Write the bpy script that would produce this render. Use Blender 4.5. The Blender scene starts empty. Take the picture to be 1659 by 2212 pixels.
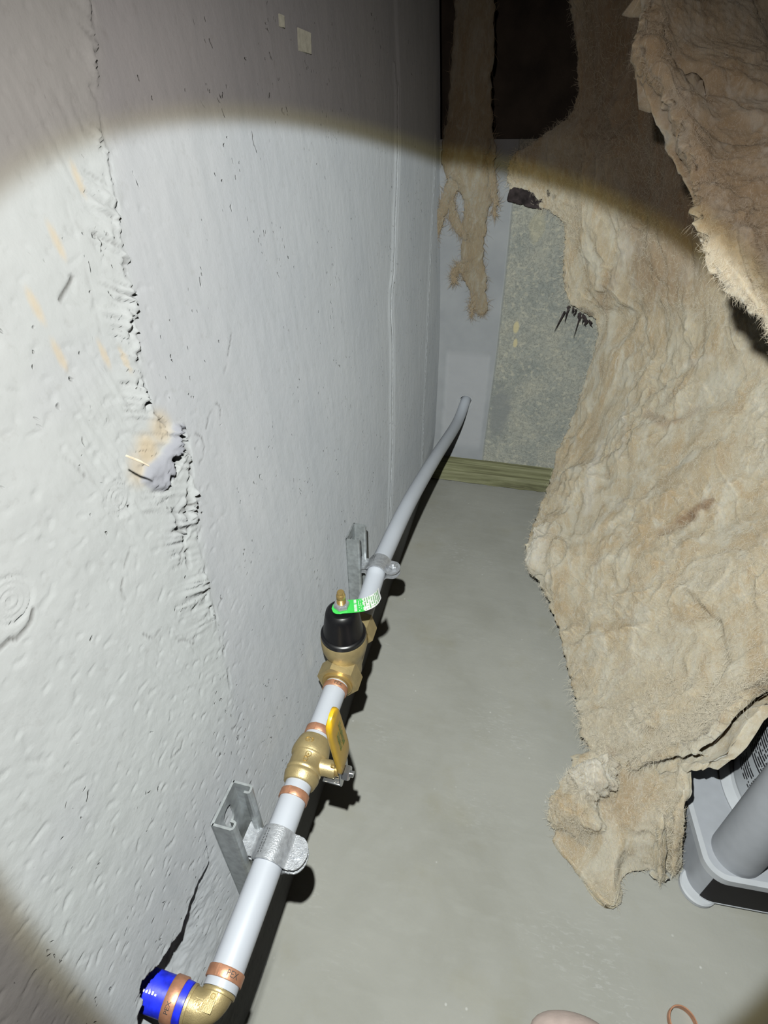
import bpy, bmesh, math, random
import numpy as np
from mathutils import Vector, Matrix

S = bpy.context.scene
COL = S.collection
random.seed(7)
rng = np.random.default_rng(11)

# ------------------------------------------------------------------ camera, world, light, exposure
# metres: X = distance from the concrete wall, Y = into the gap, Z = up from the floor
cam_data = bpy.data.cameras.new('camera')
cam_data.sensor_fit = 'HORIZONTAL'
cam_data.sensor_width = 36.0
cam_data.lens = 36.0 * 1150.0 / 1659.0
cam_data.clip_start = 0.01
cam = bpy.data.objects.new('camera', cam_data)
COL.objects.link(cam)
RIGHT = Vector((0.96977302, 0.24396676, -0.00452826))
DOWN = Vector((0.13758323, -0.5620344, -0.8155907))
FWD = Vector((-0.20152206, 0.79031484, -0.57861154))
cam.matrix_world = Matrix(((RIGHT.x, -DOWN.x, -FWD.x, 0.2), (RIGHT.y, -DOWN.y, -FWD.y, 0.0),
                           (RIGHT.z, -DOWN.z, -FWD.z, 0.85), (0, 0, 0, 1)))
S.camera = cam

world = bpy.data.worlds.new('world')
S.world = world
world.use_nodes = True
world.node_tree.nodes['Background'].inputs[0].default_value = (0.9, 0.95, 1.0, 1)
world.node_tree.nodes['Background'].inputs[1].default_value = 0.002

S.view_settings.view_transform = 'Standard'
S.view_settings.look = 'None'
S.view_settings.gamma = 1.0
S.view_settings.use_curve_mapping = False
S.view_settings.exposure = 0.0
S.cycles.max_bounces = 4
S.cycles.use_adaptive_sampling = True
S.cycles.adaptive_threshold = 0.04
S.cycles.use_denoising = True
S.cycles.diffuse_bounces = 2
S.cycles.glossy_bounces = 2

LAMP = Vector((0.165, 0.05, 0.905))
AIM = Vector((-0.1500, 0.6665, -0.7302))


def torch(name, half, blend, power, color, radius=0.005, kind='SPOT', fall='Linear', smooth=0.24):
    """one ring of the hand torch: bright beam, yellowish rim, dim warm spill"""
    l = bpy.data.lights.new(name, kind)
    if kind == 'SPOT':
        l.spot_size = math.radians(half * 2)
        l.spot_blend = blend
    l.shadow_soft_size = radius
    l.energy = power
    l.color = color
    l.use_nodes = True
    nt = l.node_tree
    em = nt.nodes['Emission']
    fo = nt.nodes.new('ShaderNodeLightFalloff')
    fo.inputs['Strength'].default_value = 1.0
    fo.inputs['Smooth'].default_value = smooth
    nt.links.new(fo.outputs[fall], em.inputs['Strength'])
    o = bpy.data.objects.new(name, l)
    o.location = LAMP
    o.rotation_euler = AIM.to_track_quat('-Z', 'Y').to_euler()
    COL.objects.link(o)
    return o


torch('torch_beam', 43.2, 0.06, 89.0, (0.85, 0.945, 1.02))
torch('torch_beam_rim', 44.5, 0.06, 15.5, (1.0, 0.86, 0.20))
torch('torch_spill', 68.0, 0.55, 14.5, (1.0, 0.885, 0.80), fall='Quadratic', smooth=0.12)

# ------------------------------------------------------------------ helpers


def _hash(ix, iy, iz, seed):
    h = (ix * 374761393 + iy * 668265263 + iz * 2147483647 + seed * 1274126177) & 0xFFFFFFFF
    h = ((h ^ (h >> 13)) * 1274126177) & 0xFFFFFFFF
    h = (h ^ (h >> 16)) & 0xFFFFFFFF
    return h


def noise(P, seed=0):
    """gradient noise of an (n,3) array, about -1..1"""
    P = np.asarray(P, dtype=np.float64)
    I = np.floor(P).astype(np.int64)
    Fr = P - I
    U = Fr * Fr * Fr * (Fr * (Fr * 6 - 15) + 10)
    res = 0.0
    for dx in (0, 1):
        wx = U[:, 0] if dx else 1 - U[:, 0]
        for dy in (0, 1):
            wy = U[:, 1] if dy else 1 - U[:, 1]
            for dz in (0, 1):
                wz = U[:, 2] if dz else 1 - U[:, 2]
                h = _hash(I[:, 0] + dx, I[:, 1] + dy, I[:, 2] + dz, seed)
                gx = ((h & 1023) / 511.5 - 1)
                gy = (((h >> 10) & 1023) / 511.5 - 1)
                gz = (((h >> 20) & 1023) / 511.5 - 1)
                res = res + wx * wy * wz * (gx * (Fr[:, 0] - dx) + gy * (Fr[:, 1] - dy) + gz * (Fr[:, 2] - dz))
    return res * 1.35


def fbm(P, octaves=4, seed=0, gain=0.5):
    P = np.asarray(P, dtype=np.float64)
    a, s, r = 1.0, 0.0, np.zeros(len(P))
    for i in range(octaves):
        r += a * noise(P, seed + i * 17)
        s += a
        a *= gain
        P = P * 2.03 + 11.7
    return r / s


def sstep(a, b, x):
    t = np.clip((x - a) / (b - a), 0, 1)
    return t * t * (3 - 2 * t)


def mesh_np(name, V, F, mat, parent=None, smooth=True, attrs=None):
    """one mesh object from numpy vertices and equal-sized faces"""
    V = np.asarray(V, dtype=np.float32)
    F = np.asarray(F, dtype=np.int32)
    me = bpy.data.meshes.new(name)
    k = F.shape[1]
    me.vertices.add(len(V))
    me.vertices.foreach_set('co', V.ravel())
    me.loops.add(F.size)
    me.loops.foreach_set('vertex_index', F.ravel())
    me.polygons.add(len(F))
    me.polygons.foreach_set('loop_start', np.arange(0, F.size, k, dtype=np.int32))
    me.polygons.foreach_set('loop_total', np.full(len(F), k, dtype=np.int32))
    if smooth:
        me.polygons.foreach_set('use_smooth', np.ones(len(F), dtype=bool))
    for an, av in (attrs or {}).items():
        a = me.attributes.new(an, 'FLOAT', 'POINT')
        a.data.foreach_set('value', np.asarray(av, dtype=np.float32))
    me.update(calc_edges=True)
    me.materials.append(mat)
    o = bpy.data.objects.new(name, me)
    COL.objects.link(o)
    if parent:
        o.parent = parent
    return o


def grid_faces(nr, nc, flip=False):
    i = np.arange(nr - 1)[:, None] * nc + np.arange(nc - 1)[None, :]
    i = i.ravel()
    f = np.stack([i, i + 1, i + nc + 1, i + nc], 1)
    return f[:, ::-1] if flip else f


def link_bm(name, bm, mat, parent=None, smooth=None, angle=35):
    bmesh.ops.recalc_face_normals(bm, faces=bm.faces)
    me = bpy.data.meshes.new(name)
    bm.to_mesh(me)
    bm.free()
    if smooth is None or smooth:
        for p in me.polygons:
            p.use_smooth = True
        try:
            me.set_sharp_from_angle(angle=math.radians(angle))
        except Exception:
            pass
    me.materials.append(mat)
    o = bpy.data.objects.new(name, me)
    COL.objects.link(o)
    if parent:
        o.parent = parent
    return o


def frame_of(axis, up=(0, 0, 1)):
    a = Vector(axis).normalized()
    u = Vector(up)
    if abs(a.dot(u)) > 0.98:
        u = Vector((1, 0, 0))
    x = u.cross(a).normalized()
    y = a.cross(x)
    return x, y, a


def add_lathe(bm, prof, origin, axis, seg=48, up=(0, 0, 1), closed=False):
    """prof: list of (radius, distance along axis)"""
    x, y, a = frame_of(axis, up)
    o = Vector(origin)
    rings = []
    for r, t in prof:
        if r < 1e-6:
            rings.append([bm.verts.new(o + a * t)])
        else:
            rings.append([bm.verts.new(o + a * t + x * (r * math.cos(2 * math.pi * k / seg)) + y * (r * math.sin(2 * math.pi * k / seg))) for k in range(seg)])
    pairs = list(zip(rings[:-1], rings[1:]))
    if closed:
        pairs.append((rings[-1], rings[0]))
    for A, B in pairs:
        for k in range(seg):
            k2 = (k + 1) % seg
            if len(A) == 1 and len(B) == 1:
                continue
            if len(A) == 1:
                bm.faces.new((A[0], B[k], B[k2]))
            elif len(B) == 1:
                bm.faces.new((A[k], A[k2], B[0]))
            else:
                bm.faces.new((A[k], A[k2], B[k2], B[k]))


def add_tube(bm, pts, radii, seg=24, caps=True, flat=1.0, up=(0, 0, 1)):
    pts = [Vector(p) for p in pts]
    n = len(pts)
    if not isinstance(radii, (list, tuple)):
        radii = [radii] * n
    rings = []
    for i in range(n):
        t = (pts[min(i + 1, n - 1)] - pts[max(i - 1, 0)]).normalized()
        x, y, _ = frame_of(t, up)
        rings.append([bm.verts.new(pts[i] + x * (radii[i] * math.cos(2 * math.pi * k / seg)) + y * (flat * radii[i] * math.sin(2 * math.pi * k / seg))) for k in range(seg)])
    for A, B in zip(rings[:-1], rings[1:]):
        for k in range(seg):
            bm.faces.new((A[k], A[(k + 1) % seg], B[(k + 1) % seg], B[k]))
    if caps:
        bm.faces.new(rings[0][::-1])
        bm.faces.new(rings[-1])


def add_prism(bm, poly, h, M=None):
    """extrude a 2-D polygon along local z by h, placed by matrix M"""
    M = M or Matrix()
    a = [bm.verts.new(M @ Vector((p[0], p[1], 0))) for p in poly]
    b = [bm.verts.new(M @ Vector((p[0], p[1], h))) for p in poly]
    bm.faces.new(a[::-1])
    bm.faces.new(b)
    n = len(poly)
    for i in range(n):
        bm.faces.new((a[i], a[(i + 1) % n], b[(i + 1) % n], b[i]))


def add_box(bm, lo, hi, bevel=0.0, seg=2, M=None):
    b2 = bmesh.new()
    bmesh.ops.create_cube(b2, size=1.0)
    for v in b2.verts:
        v.co = Vector([(lo[i] + hi[i]) / 2 + v.co[i] * (hi[i] - lo[i]) for i in range(3)])
    if bevel > 0:
        bmesh.ops.bevel(b2, geom=b2.edges[:], offset=bevel, segments=seg, affect='EDGES', profile=0.5)
    if M:
        b2.transform(M)
    merge(bm, b2)


def merge(bm, b2):
    me = bpy.data.meshes.new('tmp')
    b2.to_mesh(me)
    b2.free()
    bm.from_mesh(me)
    bpy.data.meshes.remove(me)


def bevel_all(bm, off, seg=2, angle=30):
    ed = [e for e in bm.edges if len(e.link_faces) == 2 and e.calc_face_angle(0) > math.radians(angle)]
    if ed:
        bmesh.ops.bevel(bm, geom=ed, offset=off, segments=seg, affect='EDGES', profile=0.5)


def tag(o, label, cat, group=None):
    o['label'] = label
    o['category'] = cat
    if group:
        o['group'] = group
    return o


def thing(name, loc, label, cat, group=None):
    o = bpy.data.objects.new(name, None)
    o.empty_display_size = 0.02
    o.location = loc
    COL.objects.link(o)
    bpy.context.view_layer.update()
    return tag(o, label, cat, group)


def adopt(root):
    """children were modelled in world space: keep them there"""
    for c in root.children:
        c.matrix_parent_inverse = Matrix.Translation(root.location).inverted()


def lettering(txt, size, depth):
    """mesh data of a flat word lying in xy, centred, with thickness"""
    cu = bpy.data.curves.new('word', 'FONT')
    cu.body = txt
    cu.size = size
    cu.extrude = depth / 2
    cu.align_x = 'CENTER'
    cu.align_y = 'CENTER'
    cu.resolution_u = 3
    o = bpy.data.objects.new('word', cu)
    COL.objects.link(o)
    dg = bpy.context.evaluated_depsgraph_get()
    me = bpy.data.meshes.new_from_object(o.evaluated_get(dg))
    bpy.data.objects.remove(o)
    bpy.data.curves.remove(cu)
    V = [v.co.copy() for v in me.vertices]
    F = [tuple(p.vertices) for p in me.polygons]
    bpy.data.meshes.remove(me)
    return V, F


def word_on(name, txt, size, depth, fn, mat, parent):
    """place lettering through fn(x, y, z) -> world point"""
    V, F = lettering(txt, size, depth)
    me = bpy.data.meshes.new(name)
    me.from_pydata([fn(v.x, v.y, v.z) for v in V], [], F)
    me.materials.append(mat)
    o = bpy.data.objects.new(name, me)
    COL.objects.link(o)
    o.parent = parent
    return o


# ------------------------------------------------------------------ materials
ALBEDO = 0.45   # the dark cellar surfaces are dull: colours below are relative


class NT:
    def __init__(self, name):
        self.m = bpy.data.materials.new(name)
        self.m.use_nodes = True
        self.t = self.m.node_tree
        self.b = self.t.nodes['Principled BSDF']

    def n(self, typ, **kw):
        nd = self.t.nodes.new(typ)
        for k, v in kw.items():
            if k.startswith('_'):
                setattr(nd, k[1:], v)
            else:
                key = k.replace('__', ' ')
                nd.inputs[key].default_value = v
        return nd

    def l(self, a, b):
        self.t.links.new(a, b)

    def coord(self, scale=(1, 1, 1), rot=(0, 0, 0)):
        g = self.n('ShaderNodeNewGeometry')
        mp = self.n('ShaderNodeMapping')
        mp.inputs['Scale'].default_value = scale
        mp.inputs['Rotation'].default_value = rot
        self.l(g.outputs['Position'], mp.inputs['Vector'])
        return mp.outputs['Vector']

    def tex(self, vec, scale, detail=4, rough=0.5, distortion=0.0):
        nd = self.n('ShaderNodeTexNoise', Scale=scale, Detail=detail, Roughness=rough, Distortion=distortion)
        self.l(vec, nd.inputs['Vector'])
        return nd.outputs['Fac']

    def ramp(self, fac, stops, interp='LINEAR'):
        nd = self.n('ShaderNodeValToRGB')
        r = nd.color_ramp
        r.interpolation = interp
        while len(r.elements) < len(stops):
            r.elements.new(0.5)
        for e, (p, c) in zip(r.elements, stops):
            e.position = p
            e.color = (*c, 1) if len(c) == 3 else c
        self.l(fac, nd.inputs['Fac'])
        return nd.outputs['Color']

    def mix(self, fac, a, b, blend='MIX'):
        nd = self.n('ShaderNodeMix')
        nd.data_type = 'RGBA'
        nd.blend_type = blend
        for sock, val in ((nd.inputs[0], fac), (nd.inputs[6], a), (nd.inputs[7], b)):
            if hasattr(val, 'is_output'):
                self.l(val, sock)
            else:
                sock.default_value = (*val, 1) if isinstance(val, tuple) and len(val) == 3 else val
        return nd.outputs[2]

    def math(self, op, a, b=0.0, clamp=False):
        nd = self.n('ShaderNodeMath')
        nd.operation = op
        nd.use_clamp = clamp
        for sock, val in ((nd.inputs[0], a), (nd.inputs[1], b)):
            if hasattr(val, 'is_output'):
                self.l(val, sock)
            else:
                sock.default_value = val
        return nd.outputs[0]

    def bump(self, height, strength, dist, prev=None):
        nd = self.n('ShaderNodeBump', Strength=strength, Distance=dist)
        self.l(height, nd.inputs['Height'])
        if prev is not None:
            self.l(prev, nd.inputs['Normal'])
        return nd.outputs['Normal']

    def attr(self, name):
        nd = self.n('ShaderNodeAttribute')
        nd.attribute_name = name
        return nd.outputs['Fac']

    def out(self, color=None, normal=None, rough=None, metallic=None, spec=None):
        if color is not None and hasattr(color, 'is_output'):
            color = self.mix(1.0, color, (ALBEDO, ALBEDO, ALBEDO), 'MULTIPLY')
        for key, val in (('Base Color', color), ('Normal', normal), ('Roughness', rough), ('Metallic', metallic), ('Specular IOR Level', spec)):
            if val is None:
                continue
            if hasattr(val, 'is_output'):
                self.l(val, self.b.inputs[key])
            else:
                self.b.inputs[key].default_value = (*val, 1) if isinstance(val, tuple) else val
        if rough is not None and not hasattr(rough, 'is_output') and rough >= 0.8:
            self.b.inputs['Diffuse Roughness'].default_value = 1.0
        return self.m


def plain(name, col, rough=0.5, metallic=0.0, var=0.06, scale=60.0, bump=0.0, spec=0.5, bscale=400.0):
    t = NT(name)
    v = t.coord()
    f = t.tex(v, scale, 4)
    d = tuple(c * (1 - var * 2) for c in col)
    e = tuple(c * (1 + var) for c in col)
    c = t.ramp(f, [(0.3, d), (0.7, e)])
    nrm = t.bump(t.tex(v, bscale, 3), bump, 0.001) if bump else None
    return t.out(c, nrm, rough, metallic, spec)


def mat_wall():
    t = NT('poured_concrete')
    v = t.coord()
    vs = t.coord((1, 2.2, 0.35))
    big = t.tex(v, 5, 5, 0.6)
    fine = t.tex(v, 120, 4, 0.65)
    streak = t.tex(vs, 38, 4, 0.6)
    base = t.ramp(big, [(0.3, (0.475, 0.49, 0.505)), (0.7, (0.535, 0.545, 0.55))])
    base = t.mix(t.ramp(streak, [(0.45, (0, 0, 0)), (0.8, (1, 1, 1))]), base, t.mix(0.5, base, (0.40, 0.42, 0.43)))
    base = t.mix(t.math('MULTIPLY', t.attr('pale'), 0.8, True), base, t.mix(t.tex(v, 18, 5, 0.6), (0.50, 0.525, 0.51), (0.595, 0.615, 0.60)))
    sp = t.ramp(fine, [(0.30, (0, 0, 0)), (0.42, (1, 1, 1))])
    base = t.mix(t.math('MULTIPLY', t.math('SUBTRACT', 1.0, sp, True), 0.22), base, (0.36, 0.36, 0.34))
    base = t.mix(t.attr('tan'), base, (0.66, 0.53, 0.34))
    base = t.mix(t.attr('grey'), base, (0.40, 0.41, 0.445))
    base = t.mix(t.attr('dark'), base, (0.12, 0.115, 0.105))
    # bug holes, nicks and short slanting scrapes
    warp = t.n('ShaderNodeTexNoise', Scale=70.0, Detail=1.0)
    t.l(v, warp.inputs['Vector'])
    nrm = None
    for sc, rot, th, dep, seed in (((1, 1, 1), 0.0, 0.15, 0.0014, 85.0), ((1, 0.9, 0.42), 0.6, 0.15, 0.0010, 140.0)):
        vv = t.coord(sc, (rot, 0, 0))
        vo = t.n('ShaderNodeTexVoronoi', Scale=seed, Randomness=1.0)
        t.l(t.mix(0.02, vv, warp.outputs['Color'], 'ADD'), vo.inputs['Vector'])
        pick = t.ramp(t.tex(v, seed * 0.17, 3), [(0.575 - seed * 0.0002, (0, 0, 0)), (0.63 - seed * 0.0002, (1, 1, 1))])
        pit = t.math('MULTIPLY', t.ramp(vo.outputs['Distance'], [(th * 0.5, (1, 1, 1)), (th, (0, 0, 0))]), pick)
        base = t.mix(t.math('MULTIPLY', pit, 0.32), base, (0.30, 0.30, 0.285))
        nrm = t.bump(t.math('MULTIPLY', pit, -1.0), 0.9, dep, nrm)
    nrm = t.bump(streak, 0.22, 0.0010, nrm)
    nrm = t.bump(t.tex(v, 48, 4, 0.65), 0.35, 0.0016, nrm)
    nrm = t.bump(fine, 0.55, 0.0008, nrm)
    m = t.out(t.mix(1.0, base, (0.925, 0.94, 0.975), 'MULTIPLY'), nrm, 0.9, 0.0, 0.15)
    t.b.inputs['Diffuse Roughness'].default_value = 0.4
    return m


def mat_back():
    t = NT('rough_back_concrete')
    v = t.coord()
    grain = t.tex(v, 95, 6, 0.7)
    wob = t.tex(v, 60, 4, 0.6, 1.2)
    patch = t.tex(v, 14, 4, 0.6)
    c = t.ramp(patch, [(0.3, (0.29, 0.305, 0.285)), (0.5, (0.355, 0.36, 0.325)), (0.7, (0.42, 0.41, 0.35))])
    worm = t.ramp(t.math('ABSOLUTE', t.math('SUBTRACT', t.tex(v, 85, 5, 0.65, 0.9), 0.5)), [(0.0, (0, 0, 0)), (0.045, (1, 1, 1))])
    c = t.mix(t.math('MULTIPLY', t.math('SUBTRACT', 1.0, worm, True), 0.6), c, (0.15, 0.15, 0.14))
    c = t.mix(t.math('MULTIPLY', t.ramp(grain, [(0.52, (0, 0, 0)), (0.66, (1, 1, 1))]), 0.5), c, (0.62, 0.58, 0.46))
    c = t.mix(t.attr('smooth_form'), c, t.ramp(t.tex(v, 12, 4), [(0.3, (0.315, 0.325, 0.345)), (0.7, (0.385, 0.395, 0.41))]))
    c = t.mix(t.attr('parge'), c, (0.43, 0.435, 0.455))
    c = t.mix(t.attr('tan'), c, (0.62, 0.54, 0.32))
    c = t.mix(t.attr('damp_and_shade'), c, (0.24, 0.25, 0.25))
    k = t.math('SUBTRACT', 1.0, t.math('MULTIPLY', t.attr('smooth_form'), 0.85))
    nrm = t.bump(t.math('MULTIPLY', wob, k), 0.8, 0.003)
    nrm = t.bump(t.math('MULTIPLY', grain, k), 0.6, 0.0015, nrm)
    return t.out(c, nrm, 0.92, 0.0, 0.15)


def mat_floor():
    t = NT('floor_concrete')
    v = t.coord()
    vs = t.coord((0.6, 2.0, 1), (0, 0, 0.25))
    big = t.tex(v, 4.5, 6, 0.6, 0.4)
    tro = t.tex(vs, 26, 5, 0.6, 0.3)
    fine = t.tex(v, 240, 4, 0.6)
    c = t.ramp(big, [(0.28, (0.315, 0.31, 0.275)), (0.5, (0.365, 0.362, 0.33)), (0.72, (0.40, 0.395, 0.36))])
    c = t.mix(t.math('MULTIPLY', t.ramp(tro, [(0.5, (0, 0, 0)), (0.75, (1, 1, 1))]), 0.3), c, (0.43, 0.43, 0.40))
    vo = t.n('ShaderNodeTexVoronoi', Scale=55.0)
    t.l(v, vo.inputs['Vector'])
    speck = t.math('MULTIPLY', t.ramp(vo.outputs['Distance'], [(0.05, (1, 1, 1)), (0.11, (0, 0, 0))]),
                   t.ramp(t.tex(v, 9, 3), [(0.56, (0, 0, 0)), (0.62, (1, 1, 1))]))
    c = t.mix(t.math('MULTIPLY', speck, 0.7), c, (0.62, 0.62, 0.6))
    scuff = t.math('MULTIPLY', t.ramp(t.tex(t.coord((1.0, 3.5, 1), (0, 0, 0.9)), 70, 6, 0.7, 0.6), [(0.53, (0, 0, 0)), (0.66, (1, 1, 1))]), t.ramp(t.tex(v, 5.5, 3), [(0.53, (0, 0, 0)), (0.68, (1, 1, 1))]))
    c = t.mix(t.math('MULTIPLY', scuff, 0.45), c, (0.56, 0.56, 0.55))
    c = t.mix(t.math('MULTIPLY', t.ramp(t.tex(v, 7.5, 4, 0.6), [(0.55, (0, 0, 0)), (0.72, (1, 1, 1))]), 0.35), c, (0.30, 0.28, 0.20))
    nrm = t.bump(tro, 0.3, 0.0012)
    nrm = t.bump(fine, 0.3, 0.0006, nrm)
    m = t.out(c, nrm, 0.85, 0.0, 0.2)
    t.b.inputs['Diffuse Roughness'].default_value = 0.0
    return m


def mat_wool(name='mineral_wool', dark=1.0):
    t = NT(name)
    v = t.coord()
    vw = t.coord((2.2, 1.2, 0.7), (0.35, 0.5, 0.2))
    streak = t.tex(vw, 24, 5, 0.65, 1.0)
    patch = t.tex(vw, 11, 4, 0.6, 1.2)
    fine = t.tex(vw, 130, 4, 0.7, 0.8)
    hair = t.tex(t.coord((3.0, 3.0, 0.5), (0.9, 0.3, 0.5)), 160, 3, 0.6, 1.5)
    big = t.tex(v, 6, 3, 0.6, 0.8)
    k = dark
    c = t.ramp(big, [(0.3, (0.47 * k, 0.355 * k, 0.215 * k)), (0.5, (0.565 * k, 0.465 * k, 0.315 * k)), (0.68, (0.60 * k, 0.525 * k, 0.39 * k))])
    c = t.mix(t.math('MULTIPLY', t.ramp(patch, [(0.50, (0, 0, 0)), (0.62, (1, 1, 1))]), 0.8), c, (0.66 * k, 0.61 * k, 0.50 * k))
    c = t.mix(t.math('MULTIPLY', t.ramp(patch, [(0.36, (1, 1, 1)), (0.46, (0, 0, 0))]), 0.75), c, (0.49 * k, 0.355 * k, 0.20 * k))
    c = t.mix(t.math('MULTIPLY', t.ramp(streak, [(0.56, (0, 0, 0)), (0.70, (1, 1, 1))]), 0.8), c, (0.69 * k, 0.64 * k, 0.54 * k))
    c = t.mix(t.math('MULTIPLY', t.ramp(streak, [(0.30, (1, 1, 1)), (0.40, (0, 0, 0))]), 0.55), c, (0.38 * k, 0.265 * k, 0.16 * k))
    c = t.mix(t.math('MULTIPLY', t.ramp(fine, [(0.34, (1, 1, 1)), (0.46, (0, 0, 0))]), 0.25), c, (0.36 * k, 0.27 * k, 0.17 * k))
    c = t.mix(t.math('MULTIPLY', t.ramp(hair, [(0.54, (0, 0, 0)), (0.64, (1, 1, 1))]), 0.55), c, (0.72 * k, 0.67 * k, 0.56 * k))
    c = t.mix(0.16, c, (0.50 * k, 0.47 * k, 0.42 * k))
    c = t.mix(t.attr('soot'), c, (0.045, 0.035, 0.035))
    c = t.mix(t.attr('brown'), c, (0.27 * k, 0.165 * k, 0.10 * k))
    c = t.mix(t.attr('white'), c, (0.74, 0.70, 0.63))
    nrm = t.bump(streak, 0.35, 0.005)
    nrm = t.bump(hair, 0.35, 0.0014, nrm)
    nrm = t.bump(fine, 0.5, 0.0020, nrm)
    t.b.inputs['Subsurface Weight'].default_value = 0.6
    t.b.inputs['Subsurface Radius'].default_value = (1.0, 0.75, 0.5)
    t.b.inputs['Subsurface Scale'].default_value = 0.018
    m = t.out(c, nrm, 1.0, 0.0, 0.05)
    t.b.inputs['Diffuse Roughness'].default_value = 0.55
    return m


def mat_label():
    t = NT('printed_canister')
    uv = t.n('ShaderNodeUVMap')
    sep = t.n('ShaderNodeSeparateXYZ')
    t.l(uv.outputs['UV'], sep.inputs[0])
    u, w = sep.outputs[0], sep.outputs[1]
    line = t.math('FRACT', t.math('MULTIPLY', w, 46.0))
    row = t.math('FLOOR', t.math('MULTIPLY', w, 46.0))
    on = t.math('LESS_THAN', line, 0.55)
    comb = t.n('ShaderNodeCombineXYZ')
    t.l(t.math('MULTIPLY', u, 150.0), comb.inputs[0])
    t.l(t.math('MULTIPLY', row, 7.31), comb.inputs[1])
    words = t.n('ShaderNodeTexNoise', Scale=1.0, Detail=1.0)
    t.l(comb.outputs[0], words.inputs['Vector'])
    wd = t.math('GREATER_THAN', words.outputs['Fac'], 0.42)
    band = t.math('MULTIPLY', t.math('GREATER_THAN', w, 0.10), t.math('LESS_THAN', w, 0.94))
    gap = t.math('GREATER_THAN', t.math('ABSOLUTE', t.math('SUBTRACT', w, 0.235)), 0.022)
    cols = t.math('GREATER_THAN', t.math('ABSOLUTE', t.math('SUBTRACT', u, 0.62)), 0.006)
    ink = t.math('MULTIPLY', t.math('MULTIPLY', on, wd), t.math('MULTIPLY', t.math('MULTIPLY', band, gap), cols))
    lim = t.math('MULTIPLY', t.math('GREATER_THAN', u, 0.44), t.math('LESS_THAN', u, 0.80))
    ink = t.math('MULTIPLY', ink, lim)
    c = t.mix(ink, (0.55, 0.575, 0.62), (0.03, 0.03, 0.035))
    return t.out(c, None, 0.45, 0.0, 0.4)


M = {}
M['wall'] = mat_wall()
M['back'] = mat_back()
M['floor'] = mat_floor()
M['wool'] = mat_wool()
M['wool_dark'] = mat_wool('dark_wool', 0.58)  # darker copy of the wool, used for the hanging strands
M['fibre'] = plain('loose_wool_fibre', (0.74, 0.66, 0.52), 0.9, 0, 0.15, 200, spec=0.2)
M['fibre_dark'] = plain('dark_wool_fibre', (0.38, 0.29, 0.19), 0.9, 0, 0.15, 200, spec=0.2)
M['soot'] = plain('torn_black_facing', (0.045, 0.035, 0.036), 0.95, 0, 0.3, 80, 0.8, 0.1)
M['white_pex'] = plain('white_pex', (0.61, 0.645, 0.72), 0.38, 0, 0.02, 20, spec=0.45)
M['blue_pex'] = plain('blue_pex', (0.02, 0.04, 1.0), 0.4, 0, 0.25, 130, 0.15, 0.5, 160)
M['copper'] = plain('copper', (0.900, 0.450, 0.275), 0.42, 0.6, 0.10, 150, 0.15)
M['brass'] = plain('cast_brass', (0.754, 0.598, 0.305), 0.42, 0.62, 0.08, 90, 0.22, 0.5, 900)
M['brass_bright'] = plain('machined_brass', (0.925, 0.650, 0.250), 0.28, 0.75, 0.05, 90)
M['zinc'] = plain('galvanised_steel', (0.675, 0.722, 0.743), 0.40, 0.62, 0.13, 130, 0.12)
M['zinc_clamp'] = plain('zinc_plated_clamp', (0.756, 0.784, 0.840), 0.36, 0.62, 0.12, 240, 0.3, 0.5, 700)
M['chrome'] = plain('chrome', (0.900, 0.925, 0.975), 0.16, 0.9, 0.03, 60)
M['black'] = plain('black_plastic', (0.008, 0.008, 0.01), 0.32, 0, 0.1, 60)
M['yellow'] = plain('yellow_vinyl', (1.0, 0.60, 0.02), 0.36, 0, 0.05, 60)
M['green_ink'] = plain('green_ink', (0.13, 0.50, 0.11), 0.6, 0, 0.05, 60)
M['tag_green'] = plain('green_tag', (0.07, 0.75, 0.12), 0.45, 0, 0.04, 60)
M['tag_white'] = plain('white_print', (1.0, 1.0, 1.0), 0.5, 0, 0.02, 60)
M['dark_ink'] = plain('dark_ink', (0.06, 0.05, 0.045), 0.6, 0, 0.05, 60)
M['grey_plastic'] = plain('grey_plastic', (0.435, 0.455, 0.50), 0.5, 0, 0.03, 60, 0.05)
M['pale_plastic'] = plain('pale_grey_plastic', (0.56, 0.58, 0.62), 0.5, 0, 0.03, 60, 0.05)
M['dark_panel'] = plain('dark_panel', (0.016, 0.014, 0.016), 0.6, 0, 0.1, 60, spec=0.2)
M['label'] = mat_label()
M['skin'] = plain('pale_skin', (0.90, 0.72, 0.66), 0.55, 0, 0.06, 90, 0.1)
M['hole'] = plain('dark_gap', (0.012, 0.010, 0.009), 1.0, 0, 0.1, 60, spec=0.0)
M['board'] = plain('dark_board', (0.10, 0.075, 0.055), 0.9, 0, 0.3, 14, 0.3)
M['fleck'] = plain('pale_fleck', (0.55, 0.58, 0.50), 0.8, 0, 0.1, 200)


def mat_wood():
    t = NT('treated_wood')
    vs = t.coord((3.0, 60.0, 60.0))
    g = t.tex(vs, 1.2, 6, 0.65, 0.5)
    v2 = t.tex(t.coord((8, 30, 30)), 2.0, 4, 0.6)
    c = t.ramp(g, [(0.36, (0.10, 0.10, 0.045)), (0.5, (0.24, 0.245, 0.125)), (0.64, (0.40, 0.40, 0.24))])
    c = t.mix(1.0, t.mix(t.math('MULTIPLY', v2, 0.6), c, (0.20, 0.185, 0.12)), (0.8, 0.8, 0.8), 'MULTIPLY')
    return t.out(c, t.bump(g, 0.7, 0.002), 0.85, 0, 0.2)


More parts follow.
